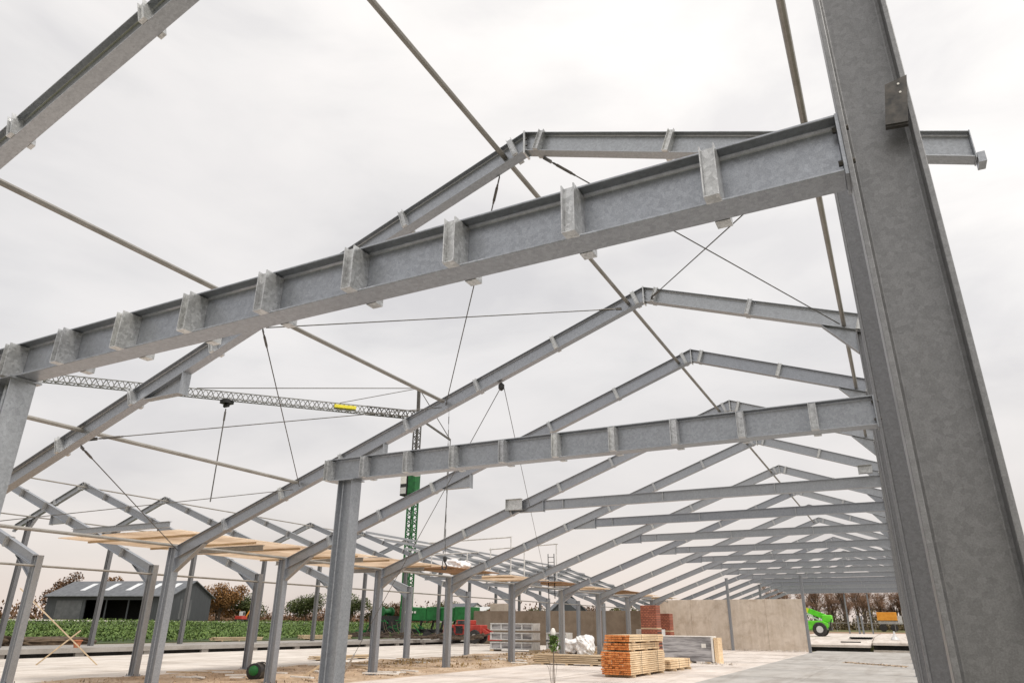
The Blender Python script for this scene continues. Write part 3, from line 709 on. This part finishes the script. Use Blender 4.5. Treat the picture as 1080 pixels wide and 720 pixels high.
# leaning plank, green capped pipe, survey stake, profile boards
m = MB(); m.bar((0, 0, 0), (.75, .9, .75), .16, .05); tag(m.build('leaning_plank', 'timber_old', loc=(-18.0, 19.6, .03)), 'grey plank leaning up beside the post left of centre', 'plank')
t = thing('cable_drum', 'black drum with a green cap lying in the sand', 'drum', (-18.7, 18.3, .02), R(25)); t.scale = (.8, .8, .8)
MB().lathe([(.26, -.35), (.31, -.33), (.29, -.25), (.30, .25), (.31, .3), (.26, .33)], (0, 0, .32), 20, 'y').build('body', 'black', t, smooth=True)
MB().lathe([(.19, -.36), (.18, -.42), (.12, -.47), (.04, -.49)], (0, 0, .36), 18, 'y').build('cap', 'green', t, smooth=True)
m = MB(); m.path([(.3*math.cos(a), .1+.05*a, .33+.3*math.sin(a)) for a in np.linspace(0, 12.6, 36)], .025); m.build('hose', 'black', t)
t = thing('survey_stake', 'thin stake topped with green leaves and a pale bag, front of the slab', 'stake', (-10.2, 22.7, 0))
MB().path([(.12, -.3, 0), (.02, -.1, .8), (-.03, 0, 1.3)], .018).build('stem', 'bark', t)
pp = np.stack([rng.normal(0, .07, 130), rng.normal(0, .07, 130), rng.uniform(.95, 1.42, 130)], 1)
leaf_mesh('leaves', pp, .16, 'crop', 1.2, t)
MB().lathe([(.01, 0), (.07, .04), (.09, .14), (.05, .24), (.01, .26)], (-.03, 0, 1.38), 10).build('bag', 'whitepaint', t, smooth=True)
m = MB()
for dx, dy, hh in ((-.16, 0, .62), (-.1, .05, .5), (.05, .1, .55), (-.22, .04, .44)): m.path([(dx*.4-.05, dy, 0), (dx, dy, hh)], .006, 4); m.path([(dx, dy, hh), (dx-.1, dy, hh+.12)], .005, 4)
m.build('dry_twigs', 'bark', t)
t = thing('profile_trestle', 'crossed wooden stakes on the left slab', 'stakes', (-31.6, 20, 0))
m = MB(); m.bar((-.8, -.6, 0), (.3, .3, 1.35), .05, .05); m.bar((1.0, .9, 0), (-1.7, -1.5, 3.0), .05, .04); m.build('stake', 'timber_old', t)
t = thing('clay_pot', 'small orange brown pot on the raised strip left', 'pot', (-38.9, 25.2, .42))
MB().lathe([(.14, 0), (.2, .3), (.24, .32), (.24, .38), (.2, .38)], (0, 0, 0), 16).build('body', 'clay', t, smooth=True)
crumpled('soil_heap', (-44.6, 21.0, .6), 1.6, 3.4, 1.2, 'soil', 'dark heap of soil at the field edge, far left', 'soil heap', 21, .12)
crumpled('soil_heap', (-44.8, 27.0, .5), 1.2, 3.0, .7, 'soil', 'low heap of dark soil right of the big one', 'soil heap', 22, .12)
# items on the far platform
t = thing('traffic_cone', 'white cone shaped bucket on the far right platform', 'cone', (-.75, 70, .83))
MB().lathe([(.32, 0), (.30, .12), (.12, .34), (.09, .42), (.07, .62), (.02, .66)], (0,0,0), 14).build('body', 'white', t, smooth=True)
t = thing('floor_grate', 'dark grate lying on the far platform', 'grate', (-3.4, 73, .93)); MB().box(-.9, .9, -1, 1, 0, .05).build('panel', 'dark', t)
m = MB(); 
for i in range(9): m.box(-.9+i*.21, -.86+i*.21, -1, 1, .051, .07)
m.build('bars', 'lgrey', t)

# ------------------------------------------------------------------ tower crane
def lattice(m, p0, p1, w, n, r=.05, tri=False, up=(0,0,1)):
    p0 = Vector(p0); p1 = Vector(p1); a = (p1-p0).normalized(); up = Vector(up) if abs(a.z) < .9 else Vector((1, 0, 0))
    u = a.cross(up).normalized(); v = u.cross(a)
    cs = [(-.5, -.5), (.5, -.5), (0, .5)] if tri else [(-.5, -.5), (.5, -.5), (.5, .5), (-.5, .5)]
    for x, y in cs: m.bar(p0+u*x*w+v*y*w, p1+u*x*w+v*y*w, r*2, r*2)
    k = len(cs)
    for i in range(n):
        q0 = p0.lerp(p1, i/n); q1 = p0.lerp(p1, (i+1)/n); qm = p0.lerp(p1, (i+.5)/n)
        for j in range(k):
            A, B = cs[j], cs[(j+1) % k]
            m.bar(q0+u*A[0]*w+v*A[1]*w, qm+u*B[0]*w+v*B[1]*w, r*1.3, r*1.3); m.bar(qm+u*B[0]*w+v*B[1]*w, q1+u*A[0]*w+v*A[1]*w, r*1.3, r*1.3)
MX, MY = -46.2, 65.0; ZJ = 24.3
t = thing('tower_crane', 'tall tower crane with green lattice mast and long level jib behind the left hall', 'crane', (MX, MY, 0))
m = MB(); lattice(m, (0, 0, 2.6), (0, 0, 17.2), .82, 16, .065); m.build('mast', 'mast_green', t)
m = MB(); lattice(m, (0, 0, 17.2), (0, 0, ZJ), .6, 9, .05); m.build('mast', 'rod', t)
m = MB(); m.box(-.5, .5, -.5, .5, 15.2, 17.6); m.build('mast_sleeve', 'mast_green', t, bevel=.04)
cab = MB().box(-1.45, -.57, -.6, .6, 15.0, 17.5).build('cab', 'black', t, bevel=.06)
MB().box(-1.40, -.63, -.62, -.605, 16.3, 17.3).build('window', 'whitepaint', cab); MB().box(-1.40, -.63, -.62, -.605, 15.2, 15.9).build('window', 'lgrey', cab)
jd = Vector((-71.6-MX, 38.0-MY, 0)); jl = jd.length; jd.normalize()
m = MB(); lattice(m, jd*6.0+Vector((0, 0, ZJ)), jd*(jl+3)+Vector((0, 0, ZJ)), .85, 34, .045, True); j = m.build('jib', M['mast_grey'], t)
m = MB(); lattice(m, Vector((0, 0, ZJ)), jd*6.0+Vector((0, 0, ZJ)), .85, 6, .06, True); m.build('jib', 'rod', t)
MB().bar(jd*7.2+Vector((0,0,ZJ+.0)), jd*9.6+Vector((0,0,ZJ+.0)), .92, .36).build('sign_board', 'yellow', j)
top = Vector((-.1, 0, ZJ+3.3))
m = MB(); m.bar((0, 0, ZJ), top, .3, .3); m.build('peak', 'rod', t)
tail = -jd*4.0+Vector((0, 0, ZJ-2.6))
m = MB(); m.tube(top, jd*24+Vector((0, 0, ZJ+.5)), .05); m.tube(top, jd*9+Vector((0, 0, ZJ+.5)), .04); m.tube(top, tail, .05); m.build('pendant_line', 'rod', t)
m = MB(); m.bar((0, 0, ZJ-.3), tail, .2, .2); m.build('rear_strut', 'rod', t)
m = MB(); m.tube(tail, (-jd.x*3.6, -jd.y*3.6, 3.2), .05); m.build('back_stay', 'rod', t)
tp = jd*20.8+Vector((0, 0, ZJ-.75)); tr = MB(); tr.box(-.5, .5, -.5, .5, -.15, .25); tr.tube((-.3, 0, -.35), (.3, 0, -.35), .2); o = tr.build('trolley', 'black', t); o.location = tp
m = MB(); m.tube(tp+Vector((0, 0, -.7)), tp+Vector((0, 0, -10.5)), .06); m.tube(tp+Vector((0, 0, -1.0)), tp+Vector((0, 0, -2.0)), .1); m.build('hoist_rope', 'rod', t)
# crane base: green ballast on a dark undercarriage
for i in range(5): bo = MB().box(.02+i*1.66, 1.62+i*1.66, -1.2+.03*(i % 2), 1.2, 2.0+.05*(i % 3), 3.35-.09*(i % 2)).build('ballast_block', 'green', t, bevel=.05)
m = MB()
for x, w in ((.6, .35), (1.1, .2), (1.42, .3), (1.85, .22)): m.box(x, x+w, -1.215, -1.205, 2.75, 2.95)
m.build('lettering', 'whitepaint', bo)
m = MB(); m.box(-4.2, 6.5, -.9, .9, .9, 1.25); m.box(-4.0, -1.4, -1.0, 1.0, 1.25, 2.5)
for x in (-3.8, -2.2, 2.2, 4.8): m.bar((x, -1.1, .2), (x+.6, -1.1, 2.1), .16, .16); m.bar((x, 1.1, .2), (x+.6, 1.1, 2.1), .16, .16)
for x in (-1.5, 1.0, 3.2): m.bar((x, -1.3, 1.3), (x+2.0, -1.3, .3), .12, .12)
m.build('undercarriage', 'black', t)
m = MB()
for i in range(34):
    x, z = rng.uniform(-4.4, 3.5), rng.uniform(.5, 2.3); a = rng.uniform(-1.3, 1.3); L = rng.uniform(.5, 1.5); y = rng.uniform(-1.35, -1.05)
    m.bar((x, y, z), (x+L*math.cos(a), y, z+L*.6*math.sin(a)), .09, .09)
m.build('linkage', 'mast_green', t)
m = MB(); m.lathe([(.35, -.9), (.5, -.88), (.5, -.7), (.3, -.68), (.3, .68), (.5, .7), (.5, .88), (.35, .9)], (-2.6, 0, 2.9), 18, 'y'); m.build('winch_drum', 'mast_green', t)
m = MB()
for i in range(9): x = rng.uniform(-4, 3); m.path([(x, -1.38, 1.9), (x+.25, -1.42, 1.2), (x+.7, -1.38, .7)], .035)
m.build('hydraulic_hoses', 'bark', t)
for x in (-3.3, -2.1, 3.6, 4.8):
    w = MB().lathe([(.2, -.2), (.52, -.18), (.55, 0), (.52, .18), (.2, .2)], (x, -1.2, .55), 18, 'y').build('wheel', 'rubber', t, smooth=True)
for x in (-4.6, 7.0):
    m = MB(); m.bar((x, -2.2, .95), (x, 2.2, .95), .25, .25); m.tube((x, -2.1, 0), (x, -2.1, .9), .09); m.tube((x, 2.1, 0), (x, 2.1, .9), .09); m.box(x-.3, x+.3, -2.4, -1.8, 0, .08); m.box(x-.3, x+.3, 1.8, 2.4, 0, .08)
    m.build('outrigger', 'green', t)
# red machine in front of it
t = thing('red_loader', 'red wheeled machine standing before the green crane base', 'machine', (-35.6, 60, .1), R(8))
MB().box(-2.2, 1.6, -.8, .8, .75, 1.6).build('body', 'red', t, bevel=.08)
cb = MB().box(-.9, .5, -.75, .75, 1.602, 2.0).build('cab', 'red', t, bevel=.06)
MB().box(-.75, .35, -.765, -.752, 1.65, 1.95).build('window', 'glass', cb)
m = MB(); m.bar((1.2, -.55, 1.4), (2.6, -.55, .7), .18, .22); m.bar((1.2, .55, 1.4), (2.6, .55, .7), .18, .22); m.box(2.3, 3.0, -.9, .9, .3, .9); m.build('loader_arm', 'red', t)
m = MB(); m.box(-2.23, -2.1, -.4, .4, .9, 1.4); m.box(-1.9, -1.1, -.82, -.805, .85, 1.35); m.box(-.9, -.2, -.82, -.805, .85, 1.5); m.box(.0, .45, -.82, -.805, .9, 1.3); m.bar((-1.0, -.86, 1.55), (.6, -.86, .9), .06, .06); m.build('grille', 'black', t)
for x in (-1.5, 1.0):
    for y in (-.85, .85):
        w = MB().lathe([(.25, -.18), (.55, -.16), (.6, 0), (.55, .16), (.25, .18)], (x, y, .6), 20, 'y').build('wheel', 'rubber', t, smooth=True)
        MB().lathe([(.05, -.19), (.24, -.185), (.24, .185), (.05, .19)], (x, y, .6), 14, 'y').build('rim', 'platform', w)
m = MB(); 
t = thing('pipe_heap', 'heap of dark beams and scrap lying before the green crane base', 'scrap', (-38.5, 56.0, .42))
m = MB()
for i in range(60):
    a = rng.uniform(-.5, .5); x = rng.uniform(-8, 6.5); y = rng.uniform(-1, 1); L = rng.uniform(1, 2.6)
    m.bar((x-L/2*math.cos(a), y, .08+rng.uniform(0, .25)), (x+L/2*math.cos(a), y+L/2*math.sin(a), .12+rng.uniform(0, .5)), .14, .12)
m.build('scrap_bars', 'bark', t)

# ------------------------------------------------------------------ lime telehandler behind the wall
t = thing('telehandler', 'lime green telehandler with raised yellow green boom right of the beige wall', 'telehandler', (-7.6, 76, .97))
MB().prism([(-2.6, .55), (1.3, .55), (1.5, .8), (1.5, 1.15), (.9, 1.35), (-2.6, 1.35)], -.95, .95).build('body', 'lime', t, bevel=.06)
cb = MB().prism([(-2.2, 1.355), (-.6, 1.355), (-.75, 2.45), (-2.0, 2.5)], -.95, .1).build('cab', 'lime', t, bevel=.05)
MB().prism([(-2.0, 1.5), (-.75, 1.5), (-.88, 2.35), (-1.9, 2.38)], -.962, -.953).build('window', 'glass', cb)
m = MB(); m.bar((1.55, .3, 1.55), (-.15, .3, 2.24), .42, .48); bo = m.build('boom', 'lime', t, bevel=.03)
m = MB(); m.bar((-.14, .3, 2.236), (-2.0, .3, 2.99), .36, .40); m.build('boom_section', 'yellow', bo)
MB().bar((.9, .05, 1.3), (-.6, .05, 2.1), .12, .12).build('lift_cylinder', 'lgrey', t)
MB().box(1.0, 1.85, -.6, .8, 1.2, 1.85).build('rear_housing', 'lime', t, bevel=.08)
m = MB(); m.box(1.5, 1.75, -.9, .9, .5, .8); m.bar((1.6, -.7, .8), (1.85, -.7, 1.5), .08, .08); m.build('rear_bumper', 'black', t)
MB().box(-1.62, -1.5, -.99, -.955, 1.55, 1.8).build('mirror', 'white', t)
for x in (.75, -2.1):
    for y in (-.98, .98):
        w = MB().lathe([(.3, -.2), (.56, -.19), (.62, -.1), (.62, .1), (.56, .19), (.3, .2)], (x, y, .6), 24, 'y').build('wheel', 'rubber', t, smooth=True)
        MB().lathe([(.08, -.215), (.30, -.205), (.30, .205), (.08, .215)], (x, y, .6), 16, 'y').build('rim', 'lgrey', w, smooth=True)
t = thing('truck_trailer', 'orange truck trailer with pale end far off at the right', 'trailer', (-1.7, 120, terr(-1.7, 120)))
MB().box(-1.4, 1.15, -1.1, 1.1, 1.45, 2.55).build('body', 'orange', t, bevel=.04)
m = MB(); m.box(-1.3, 1.1, -.9, .9, 1.0, 1.445); m.box(1.16, 1.75, -.9, .9, 1.0, 2.1); m.build('chassis', 'lgrey', t)
for x in (-.8, .6):
    for y in (-.98, .98): MB().lathe([(.2, -.12), (.5, -.1), (.5, .1), (.2, .12)], (x, y, .5), 16, 'y').build('wheel', 'rubber', t)
# railing line at the far right field
t = thing('far_fence', 'thin pale rail fence in front of the bare trees at the far end', 'fence', (-2, 118, 1.0))
m = MB(); m.box(-14, 14, -.03, .03, 1.35, 1.42); m.build('rail', 'platform', t); m = MB()
for i in range(12): m.box(-14+i*2.5, -13.94+i*2.5, -.04, .04, -.3, 1.34)
m.build('posts', 'platform', t)

# ------------------------------------------------------------------ barn, houses, excavator beyond the field
zb0 = 1.95
P1, P2 = Vector((-133.3, 79.1)), Vector((-108.7, 85.0)); bd_ = (P2-P1).normalized(); BL = (P2-P1).length; BW = 11.0; BH = 3.9; BR = 2.5
t = thing('barn', 'long dark barn with grey sheet roof and pale skylights beyond the field', 'barn', (P1.x, P1.y, zb0), math.atan2(bd_.y, bd_.x))
# local x along the front (0..BL), local y into the depth (0..BW)
m = MB(); m.box(0, 8.2, 0, .2, 0, BH-.05); m.box(8.21, 21.5, 0, .2, BH-.7, BH-.05); m.box(21.51, BL, 0, .2, 0, BH-.05); m.box(.2, BL-.2, BW-.2, BW, 0, BH-.05)
g_ = [(0.21, 0), (BW-.21, 0), (BW-.21, BH), (BW/2, BH+BR), (0.21, BH)]
m.prism(g_, 0, .2, axis='x'); m.prism(g_, BL-.2, BL, axis='x'); m.build('wall', 'barn_wall', t)
MB().box(.25, BL-.25, BW*.6, BW*.6+.2, 0, BH).build('inner_shade_panel', 'interior', t)  # near-black panel paints the shade inside the open barn
rf = MB()
rf.prism([(-.5, BH-.2), (BW/2, BH+BR+.02), (BW/2, BH+BR+.16), (-.5, BH-.06)], -.4, BL+.4, axis='x')
rf.prism([(BW+.5, BH-.2), (BW/2+.001, BH+BR+.02), (BW/2+.001, BH+BR+.16), (BW+.5, BH-.06)], -.4, BL+.4, axis='x')
rf = rf.build('roof', 'barn_roof', t); sl = (BR+.22)/(BW/2+.5)
for x in (5.5, 10.5, 15, 19.5, 23.2):
    a, b = 1.6, 4.4; m = MB()
    za, zb_ = BH-.06+(a+.5)*sl, BH-.06+(b+.5)*sl
    m.prism([(a, za+.01), (b, zb_+.01), (b, zb_+.04), (a, za+.04)], x-.55, x+.55, axis='x'); m.build('skylight', 'skylight', rf)
for x in (12.5, 17): MB().box(x-.1, x+.1, .02, .18, 0, BH-.71).build('door_post', 'barn_wall', t)
bdm = simple('barn_door', (.07, .075, .08), (.11, .115, .12), 1, .55)
MB().box(2.2, 7.6, -.06, -.005, .1, 3.1).build('door', bdm, t)
for y in (2.5, 5.0): MB().box(BL+.005, BL+.04, y, y+.5, .2, 3.4).build('wall_strip', bdm, t)
def house(x, y, w, l, h, r, wm, rm, label, rz=0, chim=True):
    t = thing('house', label, 'house', (x, y, terr(x, y)-.1), rz)
    m = MB(); m.box(-w/2, w/2, -l/2, l/2, 0, h); m.prism([(-w/2, h+.001), (w/2, h+.001), (0, h+r)], -l/2, l/2); wl = m.build('wall', wm, t)
    m = MB()
    for s in (-1, 1): m.prism([(s*(w/2+.4), h-.15*r), (0, h+r+.05), (0, h+r+.22), (s*(w/2+.4), h-.15*r+.2)], -l/2-.3, l/2+.3)
    rf = m.build('roof', rm, t)
    if chim: MB().box(-.3, .3, -.3, .3, h+r*.8, h+r+.9).build('chimney', wm, rf)
    for i in (-1, 1): MB().box(w/2+.002, w/2+.03, i*l*.25-.5, i*l*.25+.5, .9, 2.1).build('window', 'glass', wl)
    MB().box(-.5, .5, -l/2-.03, -l/2-.002, 0, 2.1).build('door', 'dark', wl)
house(-55, 128, 7, 9, 2.6, 3.0, 'barn_wall', 'barn_roof', 'dark gabled house above the brown wall', R(30))
house(-92, 152, 6, 14, 2.6, 2, 'whitepaint', 'barn_roof', 'low grey roofed shed beyond the field, left of the crane base', R(60), False)
house(-80, 140, 6, 9, 2.3, 1.2, 'brick', 'lgrey', 'flat roofed brick hut beyond the field, right of the crane base', R(60), False)
t = thing('excavator', 'small orange excavator parked beyond the field', 'excavator', (-104.5, 97, terr(-104.5, 97))); t.scale = (.72, .72, .72)
for y in (-.8, .8): MB().prism([(-1.4, .15), (-1.1, 0), (1.1, 0), (1.4, .15), (1.4, .45), (1.1, .6), (-1.1, .6), (-1.4, .45)], y-.22, y+.22).build('track', 'rubber', t)
bd = MB().box(-1.5, 1.0, -.85, .85, .62, 1.4).build('body', 'red', t, bevel=.06)
cb = MB().box(-.2, .9, -.8, .1, 1.402, 2.4).build('cab', 'lgrey', t, bevel=.05); MB().box(.905, .92, -.7, 0, 1.5, 2.3).build('window', 'glass', cb)
m = MB(); m.bar((.8, .45, 1.0), (2.0, .45, 2.6), .22, .28); m.bar((2.0, .45, 2.6), (3.0, .45, 1.2), .18, .22); m.build('arm', 'orange', t)
MB().prism([(2.7, .5), (3.3, .5), (3.3, 1.2), (2.9, 1.25)], .1, .8).build('bucket', 'dark', t)

# ------------------------------------------------------------------ trees
def tree(x, y, h, w, mat, label, n=900, leaf=.4, bare=.0, name='broadleaf_tree', trunk_h=.25, group='trees beyond the building site'):
    z0 = terr(x, y)-.05; t = thing(name, label, 'tree', (x, y, z0), group=group); m = MB()
    m.tube((0, 0, 0), (rng.normal(0, .1), rng.normal(0, .1), h*.45), .035*h+.04, .02*h, 7)
    cl = []
    for i in range(9):
        a = rng.uniform(0, 6.28); zs = h*rng.uniform(trunk_h*.8, .5); L = w*.5*rng.uniform(.55, 1)
        e = Vector((math.cos(a)*L, math.sin(a)*L, min(h*.97, zs+h*rng.uniform(.15, .5))))
        md = Vector((e.x*.45, e.y*.45, zs+(e.z-zs)*.65))
        m.tube((0, 0, zs), md, .012*h, .008*h, 5); m.tube(md, e, .008*h, .003*h, 5); cl.append((e, rng.uniform(.16, .27)*w)); cl.append((md, rng.uniform(.16, .24)*w))
    cl.append((Vector((0, 0, h*.82)), w*.24)); cl.append((Vector((rng.normal(0, w*.1), rng.normal(0, w*.1), h*.65)), w*.3))
    m.build('trunk', 'bark', t)
    if bare:
        m2 = MB()
        for e, s_ in cl:
            for i in range(int(bare)):
                d = Vector((rng.normal(0, .7), rng.normal(0, .7), abs(rng.normal(.7, .5)))).normalized()*s_*rng.uniform(.6, 1.6)
                b0 = e+Vector(rng.normal(0, s_*.35, 3)); m2.tube(b0, b0+d, .02, .007, 3)
        m2.build('twigs', 'twig', t)
    if n:
        P = []
        for e, s_ in cl:
            k = int(n/len(cl)); q = rng.normal(0, 1, (k, 3)); q /= np.linalg.norm(q, axis=1)[:, None]; q *= (rng.uniform(0, 1, k)**.4)[:, None]
            P.append(np.array(e)+q*s_*np.array([1, 1, .8]))
        P = np.concatenate(P); P[:, 2] = np.maximum(P[:, 2], h*.12)
        leaf_mesh('crown', P, leaf, mat, 1.4, t, .7)
    return t
def at(px, d):  # ground spot seen at horizontal bearing
    return px
SPECS = [ # x, y, h, w, mat, colour words
 (-128, 52, 7.5, 11, 'leaf_rust', 'broad rust brown tree at the left picture edge, beyond the field'),
 (-134, 60, 8.0, 8, 'leaf_orange', 'orange tree just left of the barn'),
 (-150, 92, 8.4, 7, 'leaf_rust', 'brown treetop showing over the left barn roof'),
 (-150, 103, 9.5, 6, 'leaf_orange', 'orange treetop showing over the barn ridge'),
 (-125, 110, 7.2, 9, 'leaf_orange', 'large orange tree right of the barn'),
 (-135, 118, 5.6, 7, 'leaf_rust', 'thin brown tree behind the orange excavator'),
 (-124, 117, 5.4, 7, 'leaf_green', 'dark green round tree right of the orange excavator'),
 (-118, 128, 5.4, 8, 'leaf_green', 'green bushy tree between two left hall columns'),
 (-112, 136, 6.0, 8, 'leaf_green', 'darkest green tree left of the central post'),
 (-108, 141, 5.0, 6, 'leaf_olive', 'olive tree left of the central post, right of the darkest tree'),
 (-112, 152, 4.8, 6, 'leaf_rust', 'brown tree behind the central post'),
 (-100, 158, 5.4, 8, 'leaf_olive', 'olive tree right of the central post'),
 (-92, 165, 4.8, 8, 'leaf_rust', 'rusty tree left of the crane mast'),
 (-70, 150, 3.4, 8, 'leaf_olive', 'low olive tree right of the red machine'),
 (-62, 160, 3.6, 8, 'leaf_rust', 'low rust tree over the left part of the brown wall'),
 (-50, 150, 3.8, 7, 'leaf_olive', 'olive tree right of the dark gabled house'),
 (-38, 148, 4.0, 7, 'leaf_rust', 'rust brown tree over the right part of the brown wall'),
 (-44, 170, 4.6, 7, 'leaf_orange', 'orange tree over the brown wall behind the house')]
for s in SPECS: tree(*s[:5], s[5], 6000 if s[2] > 5 else 3600, .36, trunk_h=.12)
tree(-46, 82, 2.6, 4.5, 'leaf_green', 'low green shrub between the red machine and the brown wall', 1500, .22, group='shrubs', name='shrub')
tree(-49.5, 84, 2.2, 4, 'crop', 'bright green shrub right behind the red machine', 1300, .22, group='shrubs', name='shrub')
for i in range(34):   # bare tree row past the open far end
    x = -21+i*1.2+rng.normal(0, .5); y = 138+rng.normal(0, 5); h = rng.uniform(5.2, 8.0)
    tree(x, y, h, h*.42, 'twig', 'bare brown tree in the row beyond the open far end of the hall', 110, .2, 46, 'bare_tree', .15, 'bare trees beyond the far end')
P = []
for i in range(26000):
    x = rng.uniform(-30, 30); y = 131+rng.normal(0, 2.5); P.append((x, y, terr(x, y)+abs(rng.normal(0, 1.0))*(1+.4*math.sin(x*1.1)+.3*math.sin(x*2.7))))
tag(leaf_mesh('undergrowth', P, .34, 'bush', 1.4), kind='stuff')
P = []
for i in range(26000):
    x = rng.uniform(-190, -30); y = rng.uniform(0, 1)*14+172+(x+40)*.18; P.append((x, y, terr(x, y)+abs(rng.normal(0, 1.1))*(1+.5*math.sin(x*.21)+.35*math.sin(x*.6))))
for i in range(9000):
    y = rng.uniform(10, 150); x = -150+rng.normal(0, 4); P.append((x, y, terr(x, y)+abs(rng.normal(0, 1.3))*(1+.5*math.sin(y*.3))))
tag(leaf_mesh('hedge', P, .7, 'leaf_rust', 1.4), kind='stuff')

# ------------------------------------------------------------------ light and sky
w = bpy.data.worlds.new('World'); scene.world = w; w.use_nodes = True; nt = w.node_tree
bg = nt.nodes['Background']; bg.inputs['Strength'].default_value = .1
SE, SA = R(56), R(112)     # sun elevation, azimuth measured from +Y towards +X
sky = nt.nodes.new('ShaderNodeTexSky'); sky.sky_type = 'NISHITA'; sky.sun_disc = False
sky.sun_elevation = SE; sky.sun_rotation = SA; sky.air_density = 1.2; sky.dust_density = 3
tc = nt.nodes.new('ShaderNodeTexCoord'); mp = nt.nodes.new('ShaderNodeMapping'); mp.inputs['Scale'].default_value = (1, 1, 2.6)
nt.links.new(tc.outputs['Generated'], mp.inputs[0])
n1 = N(nt, 'ShaderNodeTexNoise', Scale=2.9, Detail=7.0, Roughness=.52, Distortion=.3); nt.links.new(mp.outputs[0], n1.inputs['Vector'])
cl = ramp(nt, n1.outputs['Fac'], [(.34, (7.4, 7.2, 7.1)), (.45, (8.2, 7.97, 7.75)), (.53, (8.7, 8.42, 8.15)), (.66, (9.2, 8.87, 8.55))])
# brighter, creamier cloud towards the sun; cooler and dimmer away from it
dt = nt.nodes.new('ShaderNodeVectorMath'); dt.operation = 'DOT_PRODUCT'
sd = Vector((math.sin(SA)*math.cos(SE), math.cos(SA)*math.cos(SE), math.sin(SE)))
nt.links.new(tc.outputs['Generated'], dt.inputs[0]); dt.inputs[1].default_value = sd
gr = ramp(nt, dt.outputs['Value'], [(0, (.76, .76, .77)), (.3, (.96, .955, .95)), (.65, (1.05, 1.045, 1.03)), (1, (1.1, 1.09, 1.07))])
col = mixc(nt, 1, cl, gr, 'MULTIPLY')
# warm dusk band low down
sx = nt.nodes.new('ShaderNodeSeparateXYZ'); nt.links.new(tc.outputs['Generated'], sx.inputs[0])
hb = ramp(nt, sx.outputs['Z'], [(0, (1.0, .88, .81)), (.07, (.98, .92, .88)), (.16, (.965, .945, .935)), (.34, (1, 1, 1))])
col = mixc(nt, 1, col, hb, 'MULTIPLY')
col = mixc(nt, .9, sky.outputs[0], col)
nt.links.new(col, bg.inputs['Color'])
sl_ = bpy.data.lights.new('sun', 'SUN'); sl_.energy = 2.0; sl_.angle = R(14); sl_.color = (1, .95, .88)
so = bpy.data.objects.new('sun', sl_); COL.objects.link(so); so.rotation_euler = sd.to_track_quat('Z', 'Y').to_euler()

# ------------------------------------------------------------------ camera
f_px, pitch, roll, yaw = 738.17, .38428, .0089, .48099
fw = Vector((-math.sin(yaw)*math.cos(pitch), math.cos(yaw)*math.cos(pitch), math.sin(pitch)))
r0 = Vector((math.cos(yaw), math.sin(yaw), 0)); u0 = r0.cross(fw)
r1 = r0*math.cos(roll)+u0*math.sin(roll); u1 = -r0*math.sin(roll)+u0*math.cos(roll)
cam = bpy.data.cameras.new('camera'); co = bpy.data.objects.new('camera', cam); COL.objects.link(co)
mt = Matrix((r1, u1, -fw)).transposed().to_4x4(); mt.translation = Vector((0, 0, 1.7214)); co.matrix_world = mt
cam.sensor_fit = 'HORIZONTAL'; cam.sensor_width = 36; cam.lens = 36*f_px/1080; cam.clip_start = .05; cam.clip_end = 6000
scene.camera = co
vs_ = scene.view_settings; vs_.view_transform = 'Standard'; vs_.look = 'None'; vs_.exposure = .44; vs_.gamma = 1
